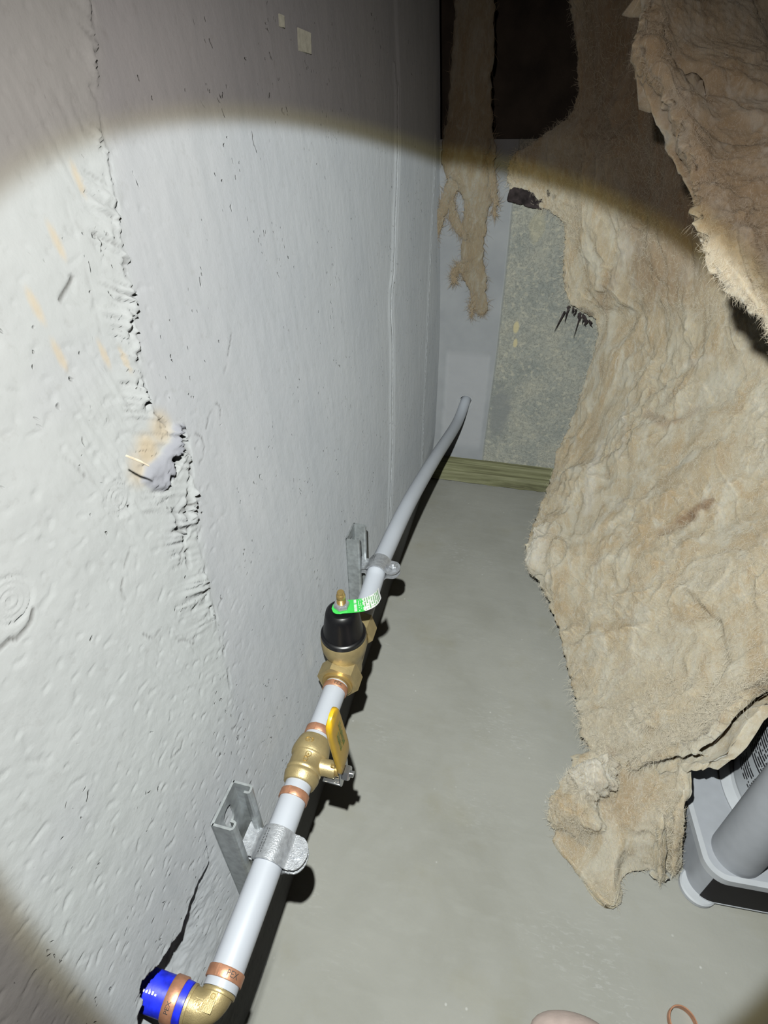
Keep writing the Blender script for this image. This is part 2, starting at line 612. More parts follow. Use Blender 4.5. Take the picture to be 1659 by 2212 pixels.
M['wood'] = mat_wood()
DATA = {'wall':{'seam':[[0.3263,0.9169],[0.3214,0.8991],[0.3122,0.8783],[0.3053,0.8627],[0.3023,0.8507],[0.3023,0.8466],[0.3008,0.8383],[0.2977,0.8277],[0.2957,0.819],[0.2937,0.8124],[0.29,0.8012],[0.287,0.7896],[0.2834,0.7753],[0.2846,0.7685],[0.2797,0.7577],[0.2729,0.7403],[0.2712,0.7293],[0.2699,0.7178],[0.27,0.7069],[0.2743,0.6984],[0.284,0.6854],[0.2939,0.6734],[0.2928,0.659],[0.2886,0.6459],[0.2821,0.632],[0.2784,0.6157],[0.2728,0.5981],[0.2702,0.582],[0.2662,0.5567],[0.2648,0.5325],[0.2613,0.5089],[0.2595,0.4879],[0.2572,0.4664],[0.2524,0.4403],[0.2477,0.4125],[0.2434,0.3743],[0.2419,0.3446],[0.2417,0.301]],'seam_l':[[0.31,0.9141],[0.3068,0.8972],[0.2987,0.8773],[0.2897,0.8565],[0.2776,0.8431],[0.2745,0.8333],[0.2718,0.8212],[0.2717,0.8127],[0.2662,0.7956],[0.2602,0.778],[0.2554,0.7568],[0.2523,0.7391],[0.2494,0.7261],[0.2444,0.7107],[0.2431,0.6959],[0.2404,0.6779],[0.2367,0.6665],[0.2322,0.6517],[0.2335,0.6321],[0.2394,0.6115],[0.2314,0.5884],[0.2211,0.5618],[0.2231,0.545],[0.2315,0.5147],[0.2291,0.4714],[0.2256,0.4379],[0.2247,0.397],[0.2242,0.3506],[0.2222,0.3199]],'crack_mid':[[0.2905,0.6546],[0.2856,0.6477],[0.2809,0.6447],[0.2745,0.6348],[0.2685,0.6268],[0.2666,0.6157],[0.2606,0.6117],[0.2606,0.6053]],'crack_mid2':[[0.2585,0.6368],[0.2594,0.633],[0.2566,0.623],[0.2599,0.6164],[0.2576,0.6033],[0.255,0.5945],[0.2532,0.5848]],'crack_mid3':[[0.2526,0.5595],[0.2477,0.5554],[0.2445,0.5545]],'crack_a':[[0.2435,0.792],[0.2447,0.7911],[0.2384,0.7871],[0.232,0.7828]],'crack_b':[[0.1152,0.6528],[0.1179,0.6529],[0.1235,0.6531],[0.1265,0.6505],[0.1323,0.6508],[0.1371,0.6524],[0.141,0.6565]],'crack_c':[[0.3869,0.7208],[0.3801,0.7118],[0.3691,0.7006],[0.3628,0.6973]],'crack_d':[[0.2552,0.6073],[0.249,0.6037],[0.2442,0.5969]],'crack_e':[[0.1941,0.7131],[0.1963,0.7091],[0.1999,0.7029],[0.2019,0.6973]],'crack_f':[[0.2108,0.6401],[0.204,0.6345],[0.1987,0.6297],[0.1926,0.6245],[0.1908,0.6196],[0.1911,0.6134]],'crack_g':[[0.2183,0.5479],[0.2249,0.5421],[0.2313,0.5309],[0.236,0.5362]],'crack_h':[[0.2635,0.6326],[0.2805,0.6301]],'crack_i':[[0.1935,0.5818],[0.198,0.5724],[0.2071,0.5718]],'crack_j':[[0.1863,0.4718],[0.181,0.4678],[0.1718,0.4724],[0.1682,0.4777]],'crack_k':[[0.2548,0.4022],[0.2439,0.4036],[0.2385,0.4082]],'arc1':[[0.3203,0.6697],[0.329,0.6771],[0.3421,0.6801],[0.3457,0.6754],[0.3409,0.6658]],'arc2':[[0.2954,0.6726],[0.3004,0.6738],[0.3071,0.6716],[0.3122,0.666],[0.3129,0.6579],[0.3073,0.651],[0.3001,0.6503]],'line850':[[1.0416,0.9094],[1.0208,0.8254],[1.0029,0.7814],[0.9812,0.7367],[0.9627,0.6907],[0.9473,0.6574],[0.9287,0.6392],[0.9147,0.5974],[0.9141,0.5501],[0.9038,0.5035],[0.891,0.4559],[0.8865,0.3927],[0.8744,0.3291],[0.8645,0.2711],[0.8509,0.2006]],'line920':[[1.4009,0.8414],[1.3683,0.7574],[1.3209,0.6534],[1.2892,0.5817],[1.2575,0.4869],[1.2345,0.3837],[1.2251,0.2663],[1.2294,0.129]],'spall':[[0.1699,0.3666],[0.1657,0.3418],[0.1612,0.3232],[0.1546,0.323],[0.1458,0.3249],[0.1378,0.3244],[0.1297,0.323],[0.1224,0.3197],[0.1177,0.3189],[0.1112,0.3138],[0.1026,0.3212],[0.0936,0.3262],[0.0855,0.3293],[0.0779,0.3367],[0.0711,0.3456],[0.067,0.3405],[0.0645,0.3243],[0.0579,0.3248],[0.0498,0.3136],[0.0418,0.3024]],'crack_l':[[0.1589,0.3216],[0.1505,0.3094],[0.1366,0.303],[0.1259,0.3089],[0.1198,0.3121]],'scr1':[[0.0943,0.5825],[0.1135,0.5629],[0.0993,0.5912]],'scr2':[[0.1785,0.7583],[0.1872,0.7526]],'scr3':[[0.1685,0.7391],[0.1796,0.7372]],'lineL1':[[0.0485,0.4594],[0.0538,0.4479],[0.0632,0.4347]],'slope1':[[0.2716,0.858],[0.2582,0.8264],[0.2563,0.8145],[0.2566,0.806],[0.2541,0.7794],[0.2472,0.7463]]},'circ':{'c0':[[0.1335,0.6692]],'c1':[[0.2172,0.6732]],'plug':[[0.2629,0.6719]],'tan':[[0.2535,0.6856],[0.2715,0.6931],[0.2418,0.6804]],'pits':[[0.2876,0.673],[0.2779,0.6672],[0.2717,0.6695],[0.2718,0.6633],[0.262,0.6599],[0.2913,0.6801]],'streaks':[[0.2432,0.8069],[0.272,0.8314],[0.2179,0.7588],[0.2473,0.7502],[0.2612,0.7429],[0.2155,0.7841]],'plugpoly':[[0.2848,0.6902],[0.2957,0.6851],[0.2961,0.6777],[0.2854,0.6734],[0.2751,0.6651],[0.2663,0.6573],[0.2539,0.655],[0.2445,0.6623],[0.2376,0.6728],[0.2455,0.6783],[0.2609,0.6782],[0.2753,0.6828]]},'A':[[[0.1861,1.4,1.1249],[0.2437,1.34,1.1101],[0.3092,1.2414,1.0872],[0.3635,1.1528,1.0669],[0.4187,1.0694,1.0476],[0.4778,1.01,1.0328]],[[0.2055,1.4,1.0518],[0.2589,1.34,1.041],[0.3259,1.2414,1.024],[0.3812,1.1528,1.009],[0.4375,1.0694,0.9946],[0.4979,1.01,0.9836]],[[0.242,1.4,0.9516],[0.288,1.34,0.9461],[0.3488,1.2414,0.9375],[0.4055,1.1528,0.9297],[0.4632,1.0694,0.9222],[0.5254,1.01,0.9165]],[[0.2438,1.4,0.879],[0.2993,1.34,0.8772],[0.3654,1.2414,0.8745],[0.4231,1.1528,0.872],[0.4818,1.0694,0.8697],[0.5453,1.01,0.8678]],[[0.1694,1.41,0.8367],[0.2613,1.36,0.837],[0.3404,1.2814,0.8375],[0.4125,1.1928,0.8382],[0.4854,1.0894,0.839],[0.5533,1.0,0.8397]],[[0.1295,1.42,0.7993],[0.2412,1.37,0.8015],[0.3253,1.3014,0.8043],[0.4096,1.2128,0.8078],[0.4854,1.0794,0.8129],[0.5594,0.99,0.8164]],[[0.1349,1.425,0.7557],[0.2303,1.39,0.7591],[0.3185,1.3214,0.7647],[0.4073,1.2328,0.7715],[0.4892,1.0794,0.7826],[0.5667,0.98,0.79]],[[0.1701,1.42,0.7316],[0.2397,1.39,0.7334],[0.3158,1.3314,0.7396],[0.4116,1.2228,0.7504],[0.4928,1.0694,0.7647],[0.5734,0.98,0.7735]],[[0.2549,1.4,0.6881],[0.2904,1.37,0.6925],[0.3499,1.3114,0.7008],[0.432,1.1928,0.7166],[0.5008,1.0594,0.7339],[0.5811,0.97,0.7463]],[[0.2787,1.4,0.6132],[0.3136,1.38,0.6179],[0.375,1.3114,0.632],[0.453,1.1728,0.6588],[0.5194,1.0394,0.6842],[0.5962,0.96,0.7007]],[[0.3052,1.4,0.528],[0.3413,1.385,0.5334],[0.4013,1.3014,0.5563],[0.4702,1.1628,0.5924],[0.5364,1.0294,0.6273],[0.6135,0.95,0.65]],[[0.3749,1.4,0.4784],[0.4011,1.36,0.4963],[0.4445,1.2814,0.5251],[0.491,1.1428,0.5647],[0.5463,1.0094,0.6036],[0.6152,0.93,0.6289]],[[0.3732,1.38,0.3881],[0.4136,1.3,0.419],[0.4632,1.2114,0.4536],[0.5123,1.1028,0.4952],[0.5601,0.9794,0.5416],[0.627,0.9,0.5745]],[[0.363,1.35,0.2763],[0.4101,1.25,0.3251],[0.4591,1.1381,0.3792],[0.5118,1.0247,0.4344],[0.5664,0.9257,0.4835],[0.6304,0.85,0.5234]],[[0.3439,1.28,0.2034],[0.3984,1.18,0.2622],[0.4537,1.064,0.3294],[0.5105,0.9645,0.3882],[0.5649,0.8685,0.4449],[0.6246,0.795,0.4906]],[[0.3068,1.1,0.1448],[0.3731,1.03,0.2014],[0.4432,0.9482,0.2664],[0.5038,0.8703,0.3273],[0.5636,0.7894,0.39],[0.6175,0.72,0.4442]],[[0.2831,0.92,0.1163],[0.3487,0.885,0.158],[0.4167,0.8233,0.222],[0.4815,0.7581,0.2881],[0.5455,0.6938,0.3534],[0.5976,0.63,0.4159]],[[0.3362,0.85,0.0726],[0.3854,0.8,0.1318],[0.44,0.75,0.1922],[0.4913,0.69,0.2614],[0.5376,0.63,0.3294],[0.5798,0.57,0.3964]],[[0.3624,0.7,0.0696],[0.4102,0.665,0.125],[0.4573,0.63,0.1802],[0.4984,0.59,0.2396],[0.5339,0.55,0.2972],[0.5638,0.5,0.3651]],[[0.375,0.625,0.0655],[0.4151,0.6,0.1126],[0.4585,0.57,0.1698],[0.4895,0.543,0.2196],[0.5136,0.52,0.2632],[0.5278,0.497,0.3073]],[[0.383,0.575,0.0746],[0.4196,0.553,0.1201],[0.4548,0.533,0.1645],[0.4825,0.514,0.2054],[0.5017,0.498,0.2425],[0.5162,0.487,0.2805]],[[0.3928,0.55,0.0622],[0.4238,0.528,0.1064],[0.4517,0.51,0.1456],[0.4731,0.495,0.1821],[0.4917,0.487,0.2144],[0.5033,0.48,0.2516]],[[0.4002,0.525,0.0665],[0.423,0.507,0.0957],[0.442,0.492,0.1262],[0.4571,0.481,0.1556],[0.4713,0.476,0.1853],[0.4832,0.473,0.2152]]],'B':[[[0.3834,0.505,0.0697],[0.3965,0.525,0.0611],[0.4105,0.535,0.0634],[0.427,0.54,0.0684],[0.4464,0.535,0.0843],[0.4626,0.53,0.0964],[0.4747,0.525,0.1094],[0.4834,0.52,0.121],[0.489,0.515,0.1314],[0.4955,0.51,0.1421],[0.4992,0.5,0.1598]],[[0.3719,0.4705,0.0694],[0.3923,0.4763,0.0573],[0.4039,0.4738,0.0657],[0.4211,0.4718,0.0718],[0.4371,0.4763,0.0914],[0.4536,0.475,0.104],[0.465,0.4713,0.1159],[0.4727,0.4625,0.125],[0.4785,0.4638,0.135],[0.4855,0.4593,0.1428],[0.4904,0.4563,0.158]],[[0.3649,0.4485,0.0507],[0.392,0.44,0.0383],[0.4008,0.425,0.0571],[0.4181,0.416,0.0672],[0.432,0.43,0.0874],[0.4492,0.4325,0.0995],[0.4604,0.43,0.1102],[0.4671,0.4175,0.118],[0.4737,0.425,0.1258],[0.4815,0.421,0.1306],[0.4884,0.425,0.1417]],[[0.3619,0.4373,0.012],[0.3937,0.4092,0.012],[0.405,0.3938,0.0203],[0.4225,0.3778,0.0373],[0.4353,0.4013,0.0566],[0.4541,0.4075,0.0679],[0.4657,0.4063,0.0773],[0.4716,0.39,0.084],[0.4796,0.4038,0.0889],[0.4887,0.4003,0.0901],[0.4982,0.4113,0.0963]],[[0.3547,0.4159,0.012],[0.3908,0.3808,0.012],[0.4039,0.3656,0.012],[0.4269,0.3549,0.012],[0.4422,0.3895,0.0199],[0.4625,0.3983,0.0307],[0.4746,0.3979,0.0391],[0.4803,0.3791,0.0449],[0.4895,0.3971,0.0476],[0.4997,0.394,0.046],[0.5112,0.4097,0.0485]],[[0.3515,0.4062,0.012],[0.3895,0.3679,0.012],[0.4025,0.3512,0.012],[0.4257,0.3395,0.012],[0.4427,0.3795,0.012],[0.4668,0.3943,0.012],[0.4797,0.395,0.0184],[0.4853,0.375,0.0235],[0.4951,0.395,0.0252],[0.506,0.392,0.0221],[0.5184,0.41,0.0228]]],'C':[[[0.3939,0.5,0.0977],[0.4014,0.5,0.1082],[0.4136,0.5,0.1059],[0.4244,0.495,0.104]],[[0.3544,0.47,0.0819],[0.3723,0.462,0.114],[0.3951,0.462,0.124],[0.4254,0.475,0.0995]],[[0.3466,0.455,0.0576],[0.3645,0.44,0.1008],[0.3898,0.44,0.1126],[0.4207,0.46,0.0869]],[[0.3395,0.44,0.0331],[0.3599,0.425,0.0735],[0.3853,0.425,0.0863],[0.413,0.445,0.0599]],[[0.3443,0.43,0.0167],[0.3608,0.415,0.0503],[0.3843,0.415,0.0587],[0.4062,0.43,0.0424]],[[0.3598,0.42,0.0105],[0.3701,0.41,0.034],[0.3837,0.41,0.0388],[0.4003,0.42,0.0286]],[[0.378,0.41,0.0096],[0.3834,0.408,0.0144],[0.388,0.408,0.017],[0.3922,0.41,0.0221]]],'T':[[[0.3015,0.985,0.1524],[0.3145,0.97,0.1743],[0.3324,0.96,0.1797],[0.3515,0.965,0.1636]],[[0.2887,0.95,0.1446],[0.3093,0.93,0.1661],[0.3319,0.915,0.1793],[0.3555,0.925,0.1664]],[[0.285,0.92,0.1294],[0.3087,0.895,0.1541],[0.3329,0.88,0.1709],[0.3556,0.895,0.161]],[[0.2874,0.9,0.1106],[0.3092,0.87,0.1354],[0.3321,0.86,0.1487],[0.3544,0.875,0.1455]],[[0.3036,0.89,0.0994],[0.3178,0.865,0.1166],[0.333,0.86,0.123],[0.3471,0.87,0.126]]],'Dd':[[[0.2648,0.746,0.9926],[0.2829,0.7318,0.9882],[0.3271,0.7836,0.9966],[0.3817,0.8146,1.0029],[0.4635,0.904,1.0196]],[[0.2697,0.7118,0.9621],[0.2871,0.6983,0.9586],[0.3303,0.7479,0.9652],[0.3834,0.7777,0.9708],[0.4632,0.8634,0.9848]],[[0.2706,0.6799,0.9362],[0.2877,0.6672,0.9333],[0.3305,0.7148,0.9386],[0.383,0.7439,0.9436],[0.462,0.8264,0.9551]],[[0.2687,0.66,0.9187],[0.2861,0.6478,0.9163],[0.3293,0.6945,0.9205],[0.3825,0.7233,0.9251],[0.4624,0.8042,0.935]],[[0.2708,0.6391,0.9029],[0.2877,0.6273,0.9008],[0.3302,0.6727,0.9042],[0.3823,0.7007,0.9084],[0.4608,0.7793,0.9169]],[[0.2801,0.6215,0.8891],[0.2955,0.6099,0.8874],[0.3353,0.6508,0.8899],[0.3835,0.6761,0.8937],[0.4562,0.7482,0.9006]],[[0.2927,0.6017,0.8756],[0.306,0.5901,0.8743],[0.341,0.6221,0.8758],[0.3829,0.642,0.8791],[0.4456,0.7011,0.8843]],[[0.301,0.5778,0.8581],[0.3128,0.5666,0.8573],[0.3433,0.5877,0.8579],[0.38,0.6015,0.8609],[0.4334,0.6454,0.8644]],[[0.3097,0.546,0.8386],[0.3197,0.5352,0.8383],[0.3446,0.5444,0.8387],[0.375,0.5516,0.8415],[0.4173,0.5787,0.844]],[[0.3142,0.5268,0.8244],[0.3234,0.5163,0.8244],[0.3447,0.5174,0.8251],[0.3716,0.5202,0.828],[0.4072,0.536,0.8304]],[[0.3161,0.5074,0.8106],[0.3248,0.4972,0.811],[0.3432,0.491,0.8124],[0.3673,0.4898,0.8157],[0.3972,0.4953,0.8185]],[[0.3224,0.4804,0.7895],[0.33,0.4707,0.7904],[0.3463,0.4639,0.7924],[0.3679,0.4622,0.7961],[0.3947,0.4663,0.799]],[[0.3281,0.4615,0.7752],[0.3346,0.4521,0.7765],[0.3492,0.4454,0.7788],[0.3687,0.4436,0.7828],[0.3932,0.4472,0.7859]],[[0.3326,0.4474,0.7634],[0.3385,0.4382,0.765],[0.3518,0.4316,0.7676],[0.3698,0.4296,0.7717],[0.3925,0.433,0.7749]],[[0.3466,0.432,0.751],[0.3502,0.4227,0.7529],[0.3598,0.4156,0.7558],[0.3732,0.4129,0.7602],[0.3908,0.4151,0.7635]],[[0.364,0.4108,0.7338],[0.3648,0.4014,0.7362],[0.3696,0.3937,0.7396],[0.3773,0.39,0.7442],[0.3885,0.3908,0.7476]],[[0.3776,0.3956,0.7219],[0.3763,0.3861,0.7246],[0.3774,0.378,0.7282],[0.3805,0.3735,0.7331],[0.3866,0.3731,0.7366]]],'E':{'main':[[0.0241,1.425,1.114,0.0409],[0.0261,1.425,1.0361,0.045],[0.0276,1.425,0.9583,0.0491],[0.0299,1.425,0.8896,0.0545],[0.0301,1.425,0.841,0.0627],[0.0313,1.425,0.803,0.0627],[0.049,1.425,0.7681,0.0477],[0.0618,1.425,0.7321,0.0354],[0.0613,1.425,0.7042,0.0314],[0.0601,1.425,0.6707,0.03],[0.0616,1.425,0.6312,0.03],[0.0635,1.425,0.585,0.0341],[0.0756,1.425,0.5536,0.0286],[0.0861,1.425,0.5158,0.0191],[0.0962,1.425,0.4849,0.0177],[0.0999,1.425,0.4713,0.0068]],'left':[[0.0244,1.42,0.7945,0.034],[0.0097,1.42,0.768,0.0217],[-0.0029,1.42,0.7361,0.0163],[-0.0153,1.42,0.7098,0.0136],[-0.0215,1.42,0.6838,0.0095],[-0.0289,1.42,0.6541,0.0068],[-0.0316,1.42,0.6186,0.0041]],'loop':[[-0.0057,1.42,0.7453,0.0095],[0.003,1.42,0.713,0.0109],[0.0137,1.42,0.6847,0.0122],[0.0329,1.42,0.6628,0.0136],[0.0564,1.42,0.6457,0.0136]],'tuft':[[0.0623,1.415,0.5867,0.0162],[0.0422,1.415,0.5828,0.0149],[0.0258,1.415,0.5747,0.0095],[0.0201,1.415,0.5584,0.0047],[0.0264,1.415,0.5501,0.0027]],'right':[[0.0787,1.42,0.8409,0.0068],[0.0843,1.42,0.7905,0.0136],[0.0973,1.42,0.7466,0.0095],[0.1046,1.42,0.7195,0.0054],[0.1065,1.42,0.6935,0.0014]],'tail':[[0.0773,1.42,0.5165,0.0081],[0.0724,1.42,0.4938,0.0048],[0.0723,1.42,0.4686,0.0027]]},'black':[[0.1341,1.415,0.735,0.0149],[0.1521,1.415,0.738,0.0176],[0.1752,1.415,0.732,0.0203],[0.1965,1.415,0.7252,0.0189],[0.2131,1.415,0.7219,0.0122]],'black2':[[0.2167,1.41,0.7542,0.0121],[0.2214,1.41,0.7438,0.0148],[0.2215,1.41,0.7314,0.0081]],'hole':[0.074,1.45,0.2194],'far':[[0.0375,0.5936,0.3055],[0.038,0.6293,0.3033],[0.043,0.8006,0.2918],[0.053,1.033,0.2578],[0.067,1.3207,0.2094]],'strip':[[0.1385,1.45,0.7808],[0.1438,1.45,0.5571],[0.1453,1.45,0.3452],[0.1405,1.45,0.0895],[0.1284,1.45,0.363],[0.0116,1.45,0.3538],[-0.0269,1.45,0.841],[0.1871,1.45,0.4468],[0.19,1.45,0.3989],[0.151,1.45,0.1813]],'press':[([[0.4993,0.6803,0.2728],[0.5173,0.6189,0.2846],[0.5184,0.5621,0.2689],[0.4971,0.525,0.2321],[0.4709,0.5116,0.1836],[0.4482,0.5031,0.1378],[0.4247,0.5057,0.0981]],0.01,0.018),([[0.4791,0.8227,0.2928],[0.504,0.8169,0.3193],[0.5371,0.8157,0.3595]],0.007,0.01),([[0.4722,1.1012,0.3882],[0.4945,1.0344,0.3986],[0.5193,1.0083,0.4405],[0.5446,0.9689,0.4721]],0.006,0.006),([[0.3324,1.3284,0.7053],[0.3732,1.3081,0.6452],[0.3737,1.3254,0.5947],[0.3686,1.3555,0.5372]],0.01,0.014),([[0.5338,1.0422,0.5492],[0.5094,1.0979,0.4775],[0.4786,1.1262,0.4201]],0.007,0.006),([[0.4957,0.9564,0.3534],[0.4746,1.0054,0.3409],[0.462,1.0091,0.3193]],0.006,0.004),([[0.5637,0.6385,0.3721],[0.5408,0.6259,0.3344],[0.5207,0.6345,0.2975]],0.007,0.007),([[0.3905,1.1192,0.2375],[0.3648,0.9964,0.1887],[0.348,0.9085,0.1635]],0.008,0.008),([[0.4908,0.5528,0.2222],[0.4873,0.5995,0.2221],[0.5,0.6184,0.2508]],0.007,0.007)],'pressB':[([[0.4739,0.433,0.1302],[0.479,0.4123,0.113],[0.4853,0.3993,0.0661],[0.4942,0.3944,0.0263]],0.006,0.006),([[0.4893,0.4482,0.1559],[0.4798,0.4315,0.1348],[0.4767,0.4157,0.1164]],0.005,0.005),([[0.4301,0.4124,0.0727],[0.4492,0.4069,0.0654],[0.4604,0.4109,0.0793]],0.005,0.004)],'brown':[([[0.4791,0.8227,0.2928],[0.504,0.8169,0.3193],[0.5371,0.8157,0.3595]],0.016,0.75),([[0.4733,1.0933,0.3858],[0.4958,1.0275,0.3968],[0.5233,1.0004,0.4444]],0.014,0.4),([[0.297,1.3172,0.9646],[0.3863,1.225,0.8412],[0.4331,1.1991,0.6846]],0.17,0.5),([[0.3823,1.3127,0.5976],[0.3736,1.3618,0.526]],0.03,0.35),([[0.4178,0.5111,0.0886],[0.4292,0.5021,0.105]],0.02,0.6),([0.3944,0.8347,0.195],0.012,0.5)],'sootA':[([0.5351,0.4968,0.3195],0.03,0.55),([[0.494,0.8173,0.3084],[0.5204,0.8183,0.3384]],0.006,0.5),([[0.3195,1.4004,0.5151],[0.361,1.4014,0.4932]],0.01,0.6),([0.2302,1.3944,0.7379],0.008,0.6)],'white':[([[0.3195,0.9264,0.1441],[0.3279,0.8731,0.1243]],0.035,0.75),([[0.4059,1.1677,0.2718],[0.3849,0.9892,0.2078]],0.02,0.5),([[0.4428,1.1855,0.3692],[0.4381,1.0495,0.2935]],0.012,0.4),([[0.5124,1.0998,0.4904],[0.5361,1.0375,0.5262]],0.012,0.35),([0.3847,1.2877,0.6543],0.03,0.4)]}

# ------------------------------------------------------------------ structure


def wall_x(Y, Z):
    return -0.008 * Y - 0.033 * ((Z - 0.42) + np.sqrt((Z - 0.42) ** 2 + 0.0144))


def dist_poly(Y, Z, pts):
    """distance to a polyline in the wall plane; also signed side of the nearest piece"""
    d = np.full(len(Y), 9.0)
    for (a0, a1), (b0, b1) in zip(pts[:-1], pts[1:]):
        vx, vy = b0 - a0, b1 - a1
        L = vx * vx + vy * vy + 1e-12
        t = np.clip(((Y - a0) * vx + (Z - a1) * vy) / L, 0, 1)
        d = np.minimum(d, np.hypot(Y - a0 - t * vx, Z - a1 - t * vy))
    return d


def near(Y, Z, pts, pad):
    p = np.array(pts)
    return np.nonzero((Y > p[:, 0].min() - pad) & (Y < p[:, 0].max() + pad) & (Z > p[:, 1].min() - pad) & (Z < p[:, 1].max() + pad))[0]


def build_wall_left():
    W = DATA['wall']
    ys = [-0.9, -0.6, -0.4, -0.25, -0.15, -0.08, -0.03]
    y = 0.0
    while y < 1.452:
        ys.append(y)
        y += 0.00115 * (1 + 1.5 * y)
    ys.append(1.47)
    zs = [-0.02] + list(np.linspace(0, 0.12, 40)) + list(np.linspace(0.122, 0.97, 650)) + list(np.linspace(0.972, 1.08, 30)) + [1.15, 1.3, 1.6, 2.0, 2.35]
    ys, zs = np.array(ys), np.array(zs)
    nY, nZ = len(ys), len(zs)
    Yg, Zg = np.meshgrid(ys, zs)
    Y, Z = Yg.ravel(), Zg.ravel()
    P = np.stack([Y, Z, Y * 0], 1)
    X = wall_x(Y, Z)
    big = fbm(P * 9, 4, 1)
    mid = fbm(P * 60, 4, 5)
    wob = fbm(P * 45, 3, 9)
    X = X + 0.0009 * big + 0.00025 * mid
    # seam between the pale skim coat (left) and the smoother form face (right)
    sm = np.array(sorted(W['seam'], key=lambda p: p[1]))
    sl = np.array(sorted(W['seam_l'], key=lambda p: p[1]))
    jag = 0.0045 * wob + 0.0042 * np.abs(noise(P * 75, 78)) + 0.0018 * fbm(P * 170, 2, 77) - 0.001
    ye = np.interp(Z, sm[:, 1], sm[:, 0]) + jag
    yl = np.interp(Z, sl[:, 1], sl[:, 0]) + 0.006 * wob
    low = sstep(0.40, 0.46, Z)
    left = 1 - sstep(-0.0007, 0.0007, Y - ye)
    band = left * sstep(-0.004, 0.004, Y - yl) * low
    strong = np.interp(Z, [0.40, 0.50, 0.56, 0.66, 0.78, 0.86, 0.90, 1.0], [0, 0.25, 0.6, 1.0, 1.2, 1.0, 0.4, 0.3])
    strong = strong * (0.35 + 1.1 * sstep(-0.25, 0.4, noise(P * np.array([20, 38, 1]), 79)))
    taper = np.clip((Y - yl) / np.maximum(ye - yl, 1e-4), 0, 1)
    Q = np.stack([Y * 0.55 + Z * 1.0, Y * 0.2 - Z * 0.05, Y * 0], 1)
    rip = noise(Q * np.array([330, 60, 1]) + 0.8 * np.stack([wob, wob, wob], 1), 31)
    rip2 = noise(Q * np.array([700, 120, 1]), 33)
    X += low * left * 0.0004 * strong
    dark0 = 0.5 * band * sstep(0.25, 0.55, -rip) * np.clip(strong, 0, 1)
    X += band * strong * (0.0016 * taper + 0.0038 * rip * (0.35 + taper) * (0.4 + sstep(-0.2, 0.5, wob)) + 0.0018 * rip2)
    rub = noise(P * np.array([110, 80, 1]) + 0.7 * np.stack([wob, mid, mid], 1), 87)
    zone = np.exp(-((Y - ye + 0.004) / 0.005) ** 2) * low * strong
    X += zone * (0.0022 * sstep(0.05, 0.3, rub) - 0.0030 * sstep(0.28, 0.45, -rub))
    lft2 = (1 - sstep(-0.02, 0.03, Y - ye)) * low
    # rough trowelled skin of the pale side, with long scratches
    lines = noise(np.stack([Y * 420 + Z * 95, Z * 16 - Y * 4, Y * 0], 1), 41)
    scr = sstep(-0.09, -0.02, Y - yl) * (1 - sstep(0.0, 0.01, Y - yl)) * low
    X += 0.0011 * lines * scr * sstep(-0.2, 0.3, noise(P * 12, 43))
    X += lft2 * (0.0004 * fbm(P * 130, 3, 44) + 0.0005 * fbm(P * 34, 3, 45))
    flake = noise(P * np.array([120, 170, 1]) + 0.6 * np.stack([mid, wob, mid], 1), 46)
    X -= 0.0006 * sstep(0.36, 0.43, flake) * sstep(-0.05, 0.02, ye + 0.02 - Y)
    # second, finer trowel ridge on the form side of the lower seam
    stk = noise(np.stack([Y * 190, Z * 5, Y * 0], 1), 47)
    X += 0.0003 * np.maximum(stk, 0.25) * sstep(0.35, 0.6, Y)
    # carved cracks
    dark = dark0

    def carve(key, width, depth, broken=0.0, ridge=0.0, ink=0.8):
        nonlocal X, dark
        pts = W[key]
        i = near(Y, Z, pts, 0.02)
        d = dist_poly(Y[i] + 0.0016 * wob[i], Z[i] + 0.0016 * mid[i], pts)
        g = np.ones(len(i))
        if broken > 0:
            g = sstep(broken - 0.15, broken + 0.15, noise(P[i] * 85, 53) + 0.25)
        k = np.exp(-(d / width) ** 2) * g
        X[i] -= depth * k
        dark[i] = np.maximum(dark[i], ink * k)
        if ridge:
            X[i] += ridge * np.exp(-((d - 2.4 * width) / (1.6 * width)) ** 2)

    carve('seam', 0.0009, 0.0035, 0.38)
    for k in ('crack_mid', 'crack_mid2'):
        carve(k, 0.0012, 0.005, 0.1)
    carve('crack_mid3', 0.001, 0.003, 0.2)
    for k in ('crack_a', 'crack_b', 'crack_h'):
        carve(k, 0.0009, 0.0013, 0.0, 0, 0.9)
    for k in ('crack_c', 'crack_d', 'crack_e', 'crack_f', 'crack_g', 'crack_i', 'crack_j', 'crack_k', 'arc1', 'arc2'):
        carve(k, 0.0006, 0.0009, 0.14, 0, 0.6)
    for k in ('scr1', 'scr2', 'scr3', 'lineL1', 'slope1'):
        carve(k, 0.0007, 0.0006, 0.2, 0, 0.15)
    carve('line850', 0.0022, 0.0045, 0.30, 0.0014, 0.75)
    carve('line920', 0.0028, 0.004, 0.36, 0.0012, 0.7)
    # raised lip left of the far joint
    i = near(Y, Z, W['line850'], 0.03)
    j8 = np.array(sorted(W['line850'], key=lambda p: p[1]))
    dy = Y[i] - np.interp(Z[i], j8[:, 1], j8[:, 0])
    X[i] += 0.0016 * np.exp(-((dy + 0.011) / 0.006) ** 2)
    X += 0.003 * sstep(0.0, 0.02, Y - np.interp(Z, j8[:, 1], j8[:, 0])) * sstep(0.05, 0.12, Z)
